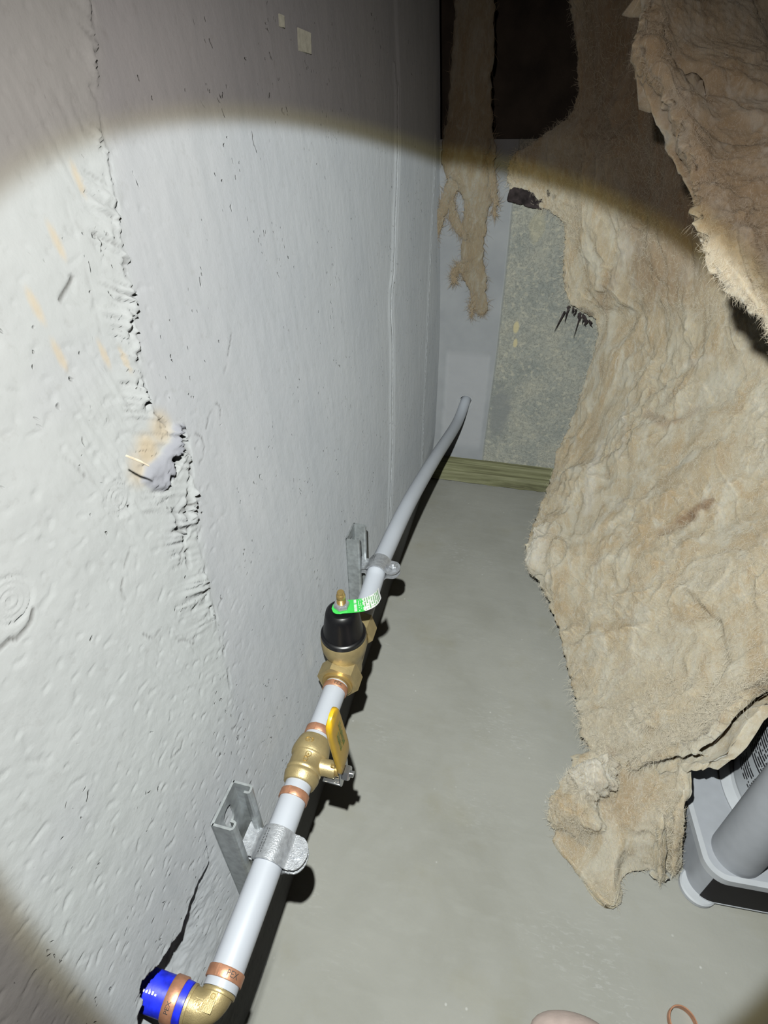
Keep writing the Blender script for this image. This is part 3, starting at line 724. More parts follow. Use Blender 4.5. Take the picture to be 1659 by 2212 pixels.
    # round form-tie plugs with turned rings
    for (cy, cz), R in ((DATA['circ']['c0'][0], 0.0118), (DATA['circ']['c1'][0], 0.0112)):
        i = np.nonzero((abs(Y - cy) < 0.02) & (abs(Z - cz) < 0.02))[0]
        r = np.hypot(Y[i] - cy, Z[i] - cz)
        ins = 1 - sstep(R - 0.0005, R + 0.0005, r)
        X[i] = X[i] * (1 - 0.6 * ins) + 0.6 * ins * (wall_x(cy, cz) - 0.0004)
        X[i] += ins * 0.0006 * np.cos(r / 0.0034 * 2 * math.pi + 1.5 * noise(P[i] * 60, 61))
        X[i] -= 0.0008 * np.exp(-((r - R) / 0.0007) ** 2)
        X[i] += 0.0001 * np.exp(-((r - R - 0.0022) / 0.0011) ** 2)
    # loose knob of patching mortar with a sandy stain above it
    grey = np.zeros(len(Y))
    tan = np.zeros(len(Y))
    pp = DATA['circ']['plugpoly']
    i = near(Y, Z, pp, 0.02)
    poly = np.array(pp)
    inside = np.zeros(len(i), bool)
    a, b = poly, np.roll(poly, -1, 0)
    for (y0, z0), (y1, z1) in zip(a, b):
        c = ((z0 > Z[i]) != (z1 > Z[i])) & (Y[i] < (y1 - y0) * (Z[i] - z0) / (z1 - z0 + 1e-12) + y0)
        inside ^= c
    d = dist_poly(Y[i] + 0.001 * wob[i], Z[i] + 0.001 * mid[i], pp + pp[:1])
    sd = np.where(inside, d, -d)
    k = sstep(-0.001, 0.004, sd)
    X[i] += k * (0.0045 + 0.002 * fbm(P[i] * 110, 3, 71) + 0.0012 * noise(P[i] * 320, 72))
    grey[i] = np.maximum(grey[i], sstep(-0.001, 0.002, sd))
    carve_pts = DATA['circ']['pits']
    for n, (py, pz) in enumerate(carve_pts):
        rr = (0.0056, 0.0042, 0.0026, 0.0032, 0.0030, 0.0036)[n]
        i = np.nonzero((abs(Y - py) < 0.02) & (abs(Z - pz) < 0.02))[0]
        r = np.hypot((Y[i] - py) + 0.35 * (Z[i] - pz) + 0.0012 * wob[i], (Z[i] - pz) * (0.6 if n in (0, 5) else 0.8))
        k = 1 - sstep(rr * 0.75, rr * 1.05, r)
        X[i] -= 0.012 * k
        dark[i] = np.maximum(dark[i], k)
    for n, (ty, tz) in enumerate(DATA['circ']['tan']):
        r = np.hypot(Y - ty, (Z - tz))
        tan = np.maximum(tan, (0.75 - 0.1 * n) * (1 - sstep(0.004, 0.017, r + 0.004 * wob)))
    tan *= (1 - grey)
    for ty, tz in DATA['circ']['streaks']:
        r = np.hypot((Y - ty) * 2.4 + 0.3 * (Z - tz), (Z - tz) * 0.7)
        tan = np.maximum(tan, 0.55 * (1 - sstep(0.003, 0.008, r + 0.003 * wob)))
    # broken-out lower edge where the blue pipe comes through
    sp = np.array(sorted(W['spall'], key=lambda p: p[0]))
    i = np.nonzero((Y > -0.03) & (Y < 0.2) & (Z < 0.40))[0]
    zc = np.interp(Y[i], sp[:, 0], sp[:, 1]) + 0.003 * wob[i] + 0.0015 * mid[i]
    zc = np.where(Y[i] < 0.04, 0.30, zc)
    s = zc - Z[i]
    dep = np.interp(Y[i], [-0.02, 0.03, 0.055, 0.10, 0.13, 0.16, 0.175], [0.0, 0.012, 0.024, 0.022, 0.010, 0.003, 0.0])
    k = sstep(-0.0004, 0.0010, s) * (1 - 0.75 * sstep(0.03, 0.13, s))
    rough = 0.0035 * fbm(P[i] * 50, 4, 81) + 0.0016 * fbm(P[i] * 160, 3, 83)
    X[i] += k * (-dep + rough * np.clip(dep / 0.008, 0, 1))
    # crumbling lip above the break
    lip = np.exp(-((s + 0.003) / 0.003) ** 2) * np.clip(dep / 0.01, 0, 1)
    X[i] += 0.0022 * lip * fbm(P[i] * 120, 3, 85)
    rr = np.hypot(Y[i] - 0.077, Z[i] - 0.288)
    X[i] -= 0.05 * (1 - sstep(0.0150, 0.0165, rr))
    carve('crack_l', 0.0009, 0.002, 0.2, 0, 0.4)
    pale = (1 - sstep(-0.008, 0.012, Y - ye + 0.004 * wob)) * sstep(0.36, 0.50, Z) * (1 - grey) * (1 - 0.4 * sstep(0.2, 0.5, noise(P * 14, 91)))
    base = 0.75 * (1 - sstep(0.05, 0.13, Z + 0.02 * big + 0.012 * wob)) * (1 - sstep(0.85, 1.1, Y))  # wall foot darkened in colour: pipe's shadow deepened, with a brown stain
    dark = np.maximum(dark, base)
    F = grid_faces(nZ, nY)
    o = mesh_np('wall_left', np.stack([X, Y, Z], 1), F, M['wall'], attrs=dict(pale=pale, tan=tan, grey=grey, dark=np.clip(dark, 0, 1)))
    o['kind'] = 'structure'
    return o


def build_wall_back():
    H = DATA['hole']
    xs = np.concatenate([np.linspace(-0.09, 0.42, 300), np.linspace(0.43, 1.12, 20)])
    zs = np.concatenate([np.linspace(-0.01, 0.84, 430)])
    Xg, Zg = np.meshgrid(xs, zs)
    X, Z = Xg.ravel(), Zg.ravel()
    P = np.stack([X, Z, X * 0], 1)
    wob = fbm(P * 30, 3, 3)
    edge = np.interp(Z, [0.09, 0.35, 0.56, 0.78], [0.1405, 0.1453, 0.1438, 0.1385]) + 0.0012 * wob
    smooth = 1 - sstep(-0.002, 0.002, X - edge)
    Y = np.full(len(X), 1.450) + 0.006 * smooth
    Y += (1 - smooth) * (0.0022 * fbm(P * 22, 4, 7) + 0.0018 * fbm(P * 90, 3, 8)) + smooth * 0.0006 * fbm(P * 14, 3, 9)
    Y += 0.005 * np.exp(-((X - edge - 0.004) / 0.003) ** 2) * sstep(-0.1, 0.2, wob)
    px = sstep(0.006, 0.022, X + 0.004 * wob) * (1 - sstep(0.122, 0.134, X + 0.004 * wob))
    parge = px * sstep(0.05, 0.10, Z) * (1 - sstep(0.350, 0.372, Z + 0.004 * wob))
    Y -= 0.0045 * parge * (1 + 0.4 * fbm(P * 25, 3, 12))
    r = np.hypot(X - H[0], Z - H[2])
    Y += 0.05 * (1 - sstep(0.0155, 0.0175, r))
    Y -= 0.002 * np.exp(-((r - 0.0205) / 0.003) ** 2)
    tan = np.zeros(len(X))
    for cx, cz, a, b in ((0.188, 0.440, 0.008, 0.016), (0.192, 0.396, 0.006, 0.013), (0.205, 0.67, 0.02, 0.04)):
        q = np.hypot((X - cx) / a, (Z - cz) / b) + 0.5 * wob
        tan = np.maximum(tan, (0.85 if b < 0.03 else 0.25) * (1 - sstep(0.7, 1.1, q)))
    damp_and_shade = (1 - smooth) * 0.8 * (1 - sstep(0.5, 1.1, np.hypot((X - 0.175) / 0.035, (Z - 0.20) / 0.10) + 0.6 * wob))
    damp_and_shade = np.maximum(damp_and_shade, 0.85 * np.exp(-((X - edge - 0.0015) / 0.0025) ** 2) * sstep(-0.5, 0.1, wob + 0.3))  # shade of the unlit recess edge, painted as a broken dark line
    o = mesh_np('wall_back', np.stack([X, Y, Z], 1), grid_faces(len(zs), len(xs)), M['back'], attrs=dict(smooth_form=smooth, parge=0.75 * parge, tan=tan, damp_and_shade=damp_and_shade))
    o['kind'] = 'structure'
    # dark recess above the concrete
    bm = bmesh.new()
    add_box(bm, (-0.12, 1.458, 0.825), (1.12, 1.78, 0.8395), 0.003)
    o = link_bm('trim_1', bm, M['back'])
    o['kind'] = 'structure'
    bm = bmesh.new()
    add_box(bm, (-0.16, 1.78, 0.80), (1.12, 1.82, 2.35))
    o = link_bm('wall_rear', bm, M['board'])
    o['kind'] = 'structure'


def build_floor():
    xs = np.concatenate([np.linspace(-0.06, 0.7, 150), np.linspace(0.74, 1.14, 8)])
    ys = np.concatenate([np.linspace(-1.0, 0.05, 14), np.linspace(0.06, 1.50, 240)])
    Xg, Yg = np.meshgrid(xs, ys)
    X, Y = Xg.ravel(), Yg.ravel()
    P = np.stack([X, Y, X * 0], 1)
    Z = 0.0010 * fbm(P * 8, 4, 2) - 0.001
    e = 0.0005 + 0.002 * fbm(P * 35, 3, 4)
    Z -= 0.010 * (1 - sstep(0.0, 0.0035, X - e)) * (1 - sstep(0.15, 0.22, Y))
    o = mesh_np('floor', np.stack([X, Y, Z], 1), grid_faces(len(ys), len(xs)), M['floor'])
    o['kind'] = 'structure'


def build_shell():
    bm = bmesh.new()
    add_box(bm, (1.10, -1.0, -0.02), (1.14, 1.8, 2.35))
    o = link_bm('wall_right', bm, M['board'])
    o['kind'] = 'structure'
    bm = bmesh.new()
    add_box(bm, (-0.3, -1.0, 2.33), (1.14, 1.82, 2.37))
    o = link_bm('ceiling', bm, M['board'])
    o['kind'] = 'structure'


build_wall_left()
build_wall_back()
build_floor()
build_shell()

# ------------------------------------------------------------------ glass-wool batts


def cubic(A, n):
    """Catmull-Rom resample of an (m,k,3) control array along axis 0 to n rows"""
    m = len(A)
    t = np.linspace(0, m - 1, n)
    i = np.clip(np.floor(t).astype(int), 0, m - 2)
    f = (t - i).reshape(-1, *([1] * (A.ndim - 1)))
    p0, p1, p2, p3 = A[np.clip(i - 1, 0, m - 1)], A[i], A[i + 1], A[np.clip(i + 2, 0, m - 1)]
    return 0.5 * (2 * p1 + (p2 - p0) * f + (2 * p0 - 5 * p1 + 4 * p2 - p3) * f ** 2 + (3 * p1 - p0 - 3 * p2 + p3) * f ** 3)


def soft(n, e):
    return np.sqrt(n * n + e * e) - e


def wool_noise(P, seed, amp):
    """puffy lobes with soft creases, drawn out along the hang of the batt"""
    R = np.array([[0.85, 0.33, 0.45], [-0.30, 0.94, -0.14], [-0.30, 0.0, 0.60]])
    Q = P @ R.T
    w = np.stack([noise(Q * 12, seed + 1), noise(Q * 12, seed + 2), noise(Q * 12, seed + 3)], 1)
    Q = Q + 0.022 * w
    patch = sstep(-0.35, 0.35, noise(Q * 6, seed + 9))
    h = 0.036 * soft(noise(Q * 7, seed + 4), 0.10)
    h += 0.016 * soft(noise(Q * 16, seed + 5), 0.07) * (0.5 + 0.7 * patch)
    h += 0.0065 * soft(noise(Q * 40, seed + 6), 0.05) * (0.35 + 0.9 * patch)
    h += 0.0030 * noise(Q * 85, seed + 7) * (0.3 + patch)
    h += 0.0013 * noise(Q * np.array([300, 170, 110]), seed + 12)
    h += 0.0007 * noise(Q * 240, seed + 8)
    # torn edges of overlapping tufts: a few sharp steps
    s1 = noise(Q * np.array([11, 11, 7]) + 5.0, seed + 10)
    h += 0.0045 * sstep(0.0, 0.08, s1) * (1 - sstep(0.05, 0.55, s1))
    s2 = noise(Q * np.array([22, 22, 13]) + 9.0, seed + 11)
    h += 0.0035 * sstep(0.05, 0.10, s2) * (1 - sstep(0.10, 0.5, s2)) * patch
    return amp * (h - 0.010)


def sheet(rows, nu, nv, seed, amp=1.0, thick=0.03, curl=0.012, rag=0.006, trims=('l', 'r', 't', 'b'), zoom=1.0, thin=None):
    """thick batt: displaced front, rims rolled back, plain rear face; returns V, F, normals, creviceness"""
    A = np.array(rows)
    G = cubic(A, nv)
    G = cubic(G.transpose(1, 0, 2), nu).transpose(1, 0, 2)
    du = np.gradient(G, axis=1)
    dv = np.gradient(G, axis=0)
    N = np.cross(du, dv)
    N /= np.linalg.norm(N, axis=2, keepdims=True) + 1e-9
    view = np.array([0.2, 0.0, 0.85]) - G
    if (N * view).sum() < 0:
        N = -N
    flat = G.reshape(-1, 3)
    h = wool_noise(flat * zoom, seed, amp).reshape(nv, nu)
    # ragged outline
    jr = fbm(flat * 55, 3, seed + 20).reshape(nv, nu) + 0.7 * noise(flat * 160, seed + 21).reshape(nv, nu)
    eu = du / (np.linalg.norm(du, axis=2, keepdims=True) + 1e-9)
    ev = dv / (np.linalg.norm(dv, axis=2, keepdims=True) + 1e-9)
    k = 7
    cols = np.arange(nu)
    rws = np.arange(nv)
    wl = np.exp(-cols / (0.02 * nu)) if 'l' in trims else cols * 0
    wr = np.exp(-(nu - 1 - cols) / (0.02 * nu)) if 'r' in trims else cols * 0
    wt = np.exp(-rws / (0.015 * nv)) if 't' in trims else rws * 0
    wb = np.exp(-(nv - 1 - rws) / (0.015 * nv)) if 'b' in trims else rws * 0
    G = G + eu * (jr * rag)[..., None] * (wl + wr)[None, :, None] + ev * (jr * rag)[..., None] * (wt + wb)[:, None, None]
    Pf = G + N * h[..., None]
    # roll the rims back by extending the grid with curled rows/columns
    th = np.linspace(0, math.pi * 0.62, k + 1)[1:]

    def ext(Pe, Ne, Oe, tk):
        Ps = np.stack([np.convolve(np.pad(Pe[:, q], 12, 'edge'), np.ones(25) / 25, 'valid') for q in range(3)], 1)
        out = []
        for m_, a in enumerate(th):
            w_ = min(1.0, (m_ + 1) / 4)
            out.append(Pe * (1 - w_) + Ps * w_ + Oe * (curl * math.sin(a)) - Ne * (tk * 0.5 * (1 - math.cos(a))))
        return out

    edge_t = thick if thin is None else thin

    L = ext(Pf[:, 0], N[:, 0], -eu[:, 0], thick)
    Rr = ext(Pf[:, -1], N[:, -1], eu[:, -1], edge_t)
    Pm = np.concatenate([np.stack(L[::-1], 1), Pf, np.stack(Rr, 1)], 1)
    Nm = np.concatenate([np.repeat(N[:, :1], k, 1), N, np.repeat(N[:, -1:], k, 1)], 1)
    Em = np.concatenate([np.repeat(ev[:, :1], k, 1), ev, np.repeat(ev[:, -1:], k, 1)], 1)
    T = ext(Pm[0], Nm[0], -Em[0], edge_t)
    B = ext(Pm[-1], Nm[-1], Em[-1], edge_t)
    Pm = np.concatenate([np.stack(T[::-1], 0), Pm, np.stack(B, 0)], 0)
    nr, nc = Pm.shape[:2]
    jit = 0.13 * min(thick, 0.05) * fbm(Pm.reshape(-1, 3) * 90, 3, seed + 30).reshape(nr, nc)
    msk = np.ones((nr, nc))
    msk[k:-k, k:-k] = 0
    Pm = Pm + (jit * msk)[..., None]
    V = Pm.reshape(-1, 3)
    F = grid_faces(nr, nc)
    # rear face
    s = 6
    Bk = Pm[::s, ::s] - 0.6 * thick * np.pad(N, ((k, k), (k, k), (0, 0)), 'edge')[::s, ::s]
    F2 = grid_faces(Bk.shape[0], Bk.shape[1], True) + len(V)
    V2 = np.concatenate([V, Bk.reshape(-1, 3)])
    F2 = np.concatenate([F, F2])
    return dict(V=V2, F=F2, front=Pf.reshape(-1, 3), N=N.reshape(-1, 3), h=h.ravel(), n=len(V), shape=(nr, nc), k=k)


def fuzz(name, P, N, count, lmin, lmax, width, mat, parent, seed, lift=0.35, lie=(0.25, -0.3, -0.9)):
    """thin loose fibres combed over a surface, one joined piece"""
    r = np.random.default_rng(seed)
    i = r.integers(0, len(P), count)
    p, n = P[i], N[i]
    d = r.normal(size=(count, 3)) + 0.9 * np.array(lie) * np.sign(r.normal(size=(count, 1)))
    d -= n * (d * n).sum(1, keepdims=True)
    d /= np.linalg.norm(d, axis=1, keepdims=True) + 1e-9
    side = np.cross(n, d)
    ln = r.uniform(lmin, lmax, (count, 1))
    lf = r.uniform(0.02, lift, (count, 1)) * ln
    bend = r.normal(size=(count, 1)) * 0.35
    pts = []
    for t in (0, 0.35, 0.7, 1.0):
        pts.append(p + d * ln * t + side * (bend * ln * t * t) + n * (lf * math.sin(t * 2.4) - 0.0005))
    V, nv = [], 4
    w = width * r.uniform(0.5, 1.3, (count, 1))
    for q, t in zip(pts, (1, 1, 0.8, 0.25)):
        V += [q - side * w * t, q + side * w * t]
    V = np.stack(V, 1).reshape(-1, 3)
    base = np.arange(count)[:, None] * 8
    F = np.concatenate([base + np.array([[0, 1, 3, 2]]), base + np.array([[2, 3, 5, 4]]), base + np.array([[4, 5, 7, 6]])])
    o = mesh_np(name, V, F, mat, parent)
    o['kind'] = 'stuff'
    return o


def wool_attrs(D, seed, brown=(), soot=(), white=()):
    V = D['V']
    a = dict(brown=np.zeros(len(V)), soot=np.zeros(len(V)), white=np.zeros(len(V)))
    wob = fbm(V * 60, 3, seed + 40)
    for key, spots in (('brown', brown), ('soot', soot), ('white', white)):
        for c, r, s in spots:
            c = np.array(c)
            if c.ndim == 1:
                d = np.linalg.norm(V - c, axis=1)
            else:
                d = np.full(len(V), 9.0)
                for p, q in zip(c[:-1], c[1:]):
                    e = q - p
                    t = np.clip(((V - p) @ e) / (e @ e), 0, 1)
                    d = np.minimum(d, np.linalg.norm(V - p - t[:, None] * e, axis=1))
            a[key] = np.maximum(a[key], s * (1 - sstep(0.35, 1.0, d / r + 0.35 * wob)))
    return a


def press(D, path, r, depth):
    """push a crease into a sheet along a world-space path"""
    V = D['V']
    path = np.array(path)
    d = np.full(D['n'], 9.0)
    for p, q in zip(path[:-1], path[1:]):
        e = q - p
        t = np.clip(((V[:D['n']] - p) @ e) / (e @ e), 0, 1)
        d = np.minimum(d, np.linalg.norm(V[:D['n']] - p - t[:, None] * e, axis=1))
    nr, nc = D['shape']
    k = D['k']
    N = np.pad(D['N'].reshape(nr - 2 * k, nc - 2 * k, 3), ((k, k), (k, k), (0, 0)), 'edge').reshape(-1, 3)
    wv = 1 + 0.5 * noise(V[:D['n']] * 50, 3)
    V[:D['n']] -= N * (depth * np.exp(-(d / r) ** 2) * wv)[:, None]


def build_main_batt():
    root = thing('insulation_batt', (0.42, 0.75, 0.0),
                 'large sagging yellowish brown wool insulation batt covering the right side down to the floor', 'insulation')
    D = sheet(DATA['A'], 300, 560, 100, 1.0, 0.05, 0.012, 0.012, ('l', 'r', 'b'), thin=0.016)
    D['V'][:, 1] = np.minimum(D['V'][:, 1], 1.440)
    for path, r, dep in DATA.get('press', []):
        press(D, path, r, dep)
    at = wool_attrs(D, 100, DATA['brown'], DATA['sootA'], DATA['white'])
    mesh_np('wool_blanket', D['V'], D['F'], M['wool'], root, attrs=at)
    fuzz('loose_fibres', D['V'][:D['n']], np.pad(D['N'].reshape(560, 300, 3), ((7, 7), (7, 7), (0, 0)), 'edge').reshape(-1, 3), 48000, 0.006, 0.024, 0.00015, M['fibre'], root, 5)
    D2 = sheet(DATA['B'], 200, 240, 140, 0.5, 0.014, 0.003, 0.004)
    for path, r, dep in DATA.get('pressB', []):
        press(D2, path, r, dep)
    o = mesh_np('torn_skirt', D2['V'], D2['F'], M['wool'], root, attrs=wool_attrs(D2, 140, [((0.44, 0.46, 0.07), 0.06, 0.18)]))
    o['label'] = 'thin torn lower flap lying out on the floor'
    fuzz('loose_fibres', D2['front'], D2['N'], 5000, 0.004, 0.014, 0.00014, M['fibre'], root, 6)
    D3 = sheet(DATA['C'], 130, 150, 172, 1.0, 0.035, 0.006, 0.009, zoom=2.2)
    o = mesh_np('wool_tuft', D3['V'], D3['F'], M['wool'], root, attrs=wool_attrs(D3, 170, (), (), [((0.39, 0.47, 0.11), 0.06, 0.6)]))
    o['label'] = 'fluffy tuft bulging out above the torn flap'
    fuzz('loose_fibres', D3['V'][:D3['n']], np.pad(D3['N'].reshape(150, 130, 3), ((7, 7), (7, 7), (0, 0)), 'edge').reshape(-1, 3), 5000, 0.005, 0.015, 0.00012, M['fibre'], root, 7, 0.45)
    D4 = sheet(DATA['T'], 90, 110, 181, 0.9, 0.05, 0.008, 0.006, zoom=1.6)
    o = mesh_np('wool_tuft', D4['V'], D4['F'], M['wool'], root, attrs=wool_attrs(D4, 181, (), (), [((0.29, 0.93, 0.12), 0.08, 0.6)]))
    o['label'] = 'pale rounded tuft sticking out of the left edge'
    fuzz('loose_fibres', D4['V'][:D4['n']], np.pad(D4['N'].reshape(110, 90, 3), ((7, 7), (7, 7), (0, 0)), 'edge').reshape(-1, 3), 2500, 0.004, 0.012, 0.00014, M['fibre'], root, 12, 0.5)
    # torn black facing left hanging on the far edge
    for nm, key in (('torn_facing', 'black'), ('torn_facing', 'black2')):
        bm = bmesh.new()
        pts = [Vector(p[:3]) for p in DATA[key]]
        fine = [pts[0].lerp(pts[1], -0.2)]
        rad = [DATA[key][0][3] * 0.4]
        for a, b, ra, rb in zip(pts[:-1], pts[1:], [p[3] for p in DATA[key]][:-1], [p[3] for p in DATA[key]][1:]):
            for t in (0, 0.25, 0.5, 0.75):
                fine.append(a.lerp(b, t))
                rad.append(0.78 * (ra + (rb - ra) * t))
        add_tube(bm, fine, rad, 20, True, 0.55, (0, 1, 0))
        for v in bm.verts:
            q = np.array([v.co[:]])
            v.co += Vector((noise(q * 90, 1)[0], noise(q * 90, 2)[0], noise(q * 90, 3)[0])) * 0.006
        o = link_bm(nm, bm, M['soot'], root, True, 60)
        o['label'] = 'torn scrap of black facing'
    # dark threads under the torn corner
    bm = bmesh.new()
    for n in range(22):
        t = random.random() ** 0.8
        p = Vector((0.296 + 0.070 * t, 1.398, 0.519 - 0.044 * t + random.uniform(-.004, .004)))
        ln = {0: 0.050, 1: 0.062, 2: 0.040}.get(n, random.uniform(0.006, 0.022))
        if n == 0:
            p.x = 0.298
        if n == 1:
            p.x, p.z = 0.335, 0.498
        bx = -0.016 if n == 0 else random.uniform(-.005, .006)
        q = [p, p + Vector((bx * 0.3 + random.uniform(-.003, .003), 0.002, -ln * 0.45)), p + Vector((bx, 0.004, -ln))]
        w0 = random.uniform(0.0015, 0.0036)
        add_tube(bm, q, [w0, w0 * 0.7, 0.0004], 6)
    o = link_bm('dark_threads', bm, M['soot'], root)
    o['kind'] = 'stuff'
    adopt(root)


def build_front_batt():
    root = thing('insulation_batt', (0.42, 0.8, 0.85),
                 'pale torn insulation batt hanging in front at the upper right, nearest the camera', 'insulation')
    D = sheet(DATA['Dd'], 170, 420, 200, 0.9, 0.05, 0.010, 0.014, ('l', 'b'))
    o = mesh_np('wool_blanket', D['V'], D['F'], M['wool'], root, attrs=wool_attrs(D, 200, (), (), [((0.45, 0.74, 0.66), 0.16, 0.6)]))
    nr, nc = D['shape']
    Np = np.pad(D['N'].reshape(420, 170, 3), ((7, 7), (7, 7), (0, 0)), 'edge').reshape(-1, 3)
    fuzz('loose_fibres', D['V'][:D['n']], Np, 16000, 0.003, 0.009, 0.00006, M['fibre'], root, 8, 0.4)
    adopt(root)


def build_strand():
    root = thing('insulation_strand', (0.0, 1.42, 0.8),
                 'ragged brown wool strands hanging down the far wall above the pipe hole', 'insulation')
    bm = bmesh.new()
    for key, pts in DATA['E'].items():
        A = np.array(pts)
        n = len(A) * 9
        C4 = cubic(A.reshape(len(A), 1, 4), n).reshape(n, 4)
        add_tube(bm, [tuple(p[:3]) for p in C4], [max(0.0006, 0.86 * p[3]) for p in C4], 30, True, 0.42, (0, 1, 0))
    co = np.array([v.co[:] for v in bm.verts])
    d = np.stack([fbm(co * 60, 3, 301), 0.3 * fbm(co * 60, 3, 302) - 0.25 * np.abs(noise(co * np.array([90, 40, 25]), 5)), fbm(co * 50, 3, 303)], 1) * 0.011
    for v, e in zip(bm.verts, d):
        v.co += Vector(e)
        v.co.y = min(v.co.y, 1.4485)
    bm.normal_update()
    P = np.array([v.co[:] for v in bm.verts])
    N = np.array([v.normal[:] for v in bm.verts])
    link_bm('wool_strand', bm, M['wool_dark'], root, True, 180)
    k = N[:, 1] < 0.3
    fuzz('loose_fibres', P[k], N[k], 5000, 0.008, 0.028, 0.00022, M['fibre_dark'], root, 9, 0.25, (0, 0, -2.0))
    adopt(root)


build_main_batt()
build_front_batt()
build_strand()

# ------------------------------------------------------------------ water line
PX, PZ = 0.037, 0.2835
PR = 0.0143


def ring_band(name, y, w, root, words=None):
    bm = bmesh.new()
    add_lathe(bm, [(PR + 0.0002, -w / 2), (PR + 0.0011, -w / 2), (PR + 0.0014, -w / 2 + 0.0005), (PR + 0.0014, w / 2 - 0.0005), (PR + 0.0011, w / 2), (PR + 0.0002, w / 2)],
              (PX, y, PZ), (0, 1, 0), 48, closed=True)
    add_box(bm, (-0.0016, -w / 2, -0.0004), (0.0016, w / 2, 0.0005), 0.0003, 1,
            Matrix.Translation((PX, y, PZ)) @ Matrix.Rotation(math.radians(-12), 4, 'Y') @ Matrix.Translation((0, 0, PR + 0.0014)))
    o = link_bm(name, bm, M['copper'], root)
    o['label'] = 'copper crimp ring'
    if words:
        r = PR + 0.00145

        def fn(x, yy, z):
            a = words[1] - x / r
            return (PX + (r + z) * math.cos(a), y - yy * 0.9, PZ + (r + z) * math.sin(a)) if False else \
                (PX + (r + z) * math.cos(words[1] - x / r), y + yy, PZ + (r + z) * math.sin(words[1] - x / r))
        word_on('stamped_letters', words[0], 0.0062, 0.0002, fn, M['dark_ink'], o)
    return o


def pipe_run(name, pts, label, rings, seg=40):
    root = thing(name, pts[0], label, 'pipe')
    bm = bmesh.new()
    add_tube(bm, pts, PR, seg)
    link_bm('pex_tube', bm, M['white_pex'], root, True, 50)
    for y, w, words in rings:
        ring_band('crimp_ring', y, w, root, words)
    adopt(root)
    return root


def straight(y0, y1, n=10):
    return [(PX, y0 + (y1 - y0) * i / n, PZ) for i in range(n + 1)]


pipe_run('water_pipe', straight(0.0905, 0.2665), 'white plastic water pipe between the brass elbow and the yellow lever valve',
         [(0.1000, 0.0082, ('PEX', 0.95)), (0.2500, 0.0082, None)])
pipe_run('water_pipe', straight(0.3145, 0.3935), 'short white plastic pipe between the yellow lever valve and the black capped valve',
         [(0.3250, 0.0085, None), (0.3865, 0.0075, ('PEX', 1.25))])
far_pts = [(PX, 0.488, PZ + 0.004), (0.037, 0.53, 0.292), (0.0372, 0.575, 0.300)] + [tuple(p) for p in DATA['far']] + [tuple(DATA['hole']), (0.0765, 1.475, 0.221)]
fp = cubic(np.array(far_pts).reshape(len(far_pts), 1, 3), 60).reshape(60, 3)
pipe_run('water_pipe', [tuple(p) for p in fp], 'long white plastic pipe curving away to the hole in the far wall', [], 36)

# blue pipe out of the broken wall
BD = Vector((-1.0, 0.0, 0.09)).normalized()
EC = Vector((PX, 0.0765, PZ))
root = thing('supply_pipe', EC + BD * 0.02, 'short bright blue pipe stub coming out of the broken concrete at the elbow', 'pipe')
bm = bmesh.new()
add_lathe(bm, [(0.0, 0.020), (0.0118, 0.020), (0.0138, 0.0205), (0.0141, 0.0225), (0.0141, 0.085), (0.0, 0.085)], EC, BD, 40)
link_bm('blue_tube', bm, M['blue_pex'], root)
bm = bmesh.new()
add_lathe(bm, [(0.0142, 0.026), (0.0152, 0.026), (0.0156, 0.0266), (0.0156, 0.0354), (0.0152, 0.036), (0.0142, 0.036)], EC, BD, 48, closed=True)
o = link_bm('crimp_ring', bm, M['copper'], root)
o['label'] = 'copper crimp ring on the blue pipe'
x_, y_, a_ = frame_of(BD)


def on_blue(u, v, z, t0=0.031, ang=1.0, r=0.0157):
    a = ang + v / r
    q = EC + BD * (t0 + u) + x_ * ((r + z) * math.cos(a)) + y_ * ((r + z) * math.sin(a))
    return q


word_on('stamped_letters', 'PEX', 0.005, 0.0002, lambda u, v, z: on_blue(v, u, z, 0.031, 1.05), M['dark_ink'], o)
bm = bmesh.new()
for k in range(14):
    u = 0.044 + 0.0026 * k
    if k in (5, 9):
        continue
    q = [on_blue(du, dv, 0.0001, u, 1.35, 0.01412) for du, dv in ((-.0008, -.0009), (.0008, -.0009), (.0008, .0004 + .0009 * (k % 3)), (-.0008, .0004 + .0009 * (k % 2)))]
    bm.faces.new([bm.verts.new(p) for p in q])
o = link_bm('printed_line', bm, M['tag_white'], root, False)
adopt(root)

# brass elbow
root = thing('brass_elbow', EC, 'brass elbow fitting joining the blue pipe to the white pipe', 'fitting')
bm = bmesh.new()
arc = []
c = Vector((PX - 0.0145, 0.0765 + 0.0145, PZ))
for i in range(13):
    a = math.radians(90 * i / 12)
    arc.append((c.x + 0.0145 * math.cos(a) * 1.0, c.y - 0.0145 * math.sin(a), PZ + (0.0145 * (1 - math.cos(a))) * 0.09))
pts = [(PX, 0.0965, PZ)] + arc + [tuple(EC + BD * 0.0225)]
add_tube(bm, pts, 0.0125, 36)
add_lathe(bm, [(0.0, 0.0), (0.0136, 0.0), (0.0140, 0.0006), (0.0140, 0.0024), (0.0136, 0.003), (0.0, 0.003)], (PX, 0.0872, PZ), (0, 1, 0), 40)
add_lathe(bm, [(0.0, 0.0), (0.0134, 0.0), (0.0138, 0.0006), (0.0138, 0.0022), (0.0, 0.0026)], EC + BD * 0.0172, BD, 40)
link_bm('elbow_body', bm, M['brass'], root)
bm = bmesh.new()
Mt = Matrix.Translation((PX - 0.003, 0.0795, PZ + 0.0121))
add_prism(bm, [(-0.0125, -0.0055), (0.0062, -0.0055), (0.0062, 0.0085), (0.0006, 0.0085), (0.0006, 0.0012), (-0.0125, 0.0012)], 0.0009, Mt)
bevel_all(bm, 0.0003, 1)
o = link_bm('raised_plate', bm, M['brass'], root)
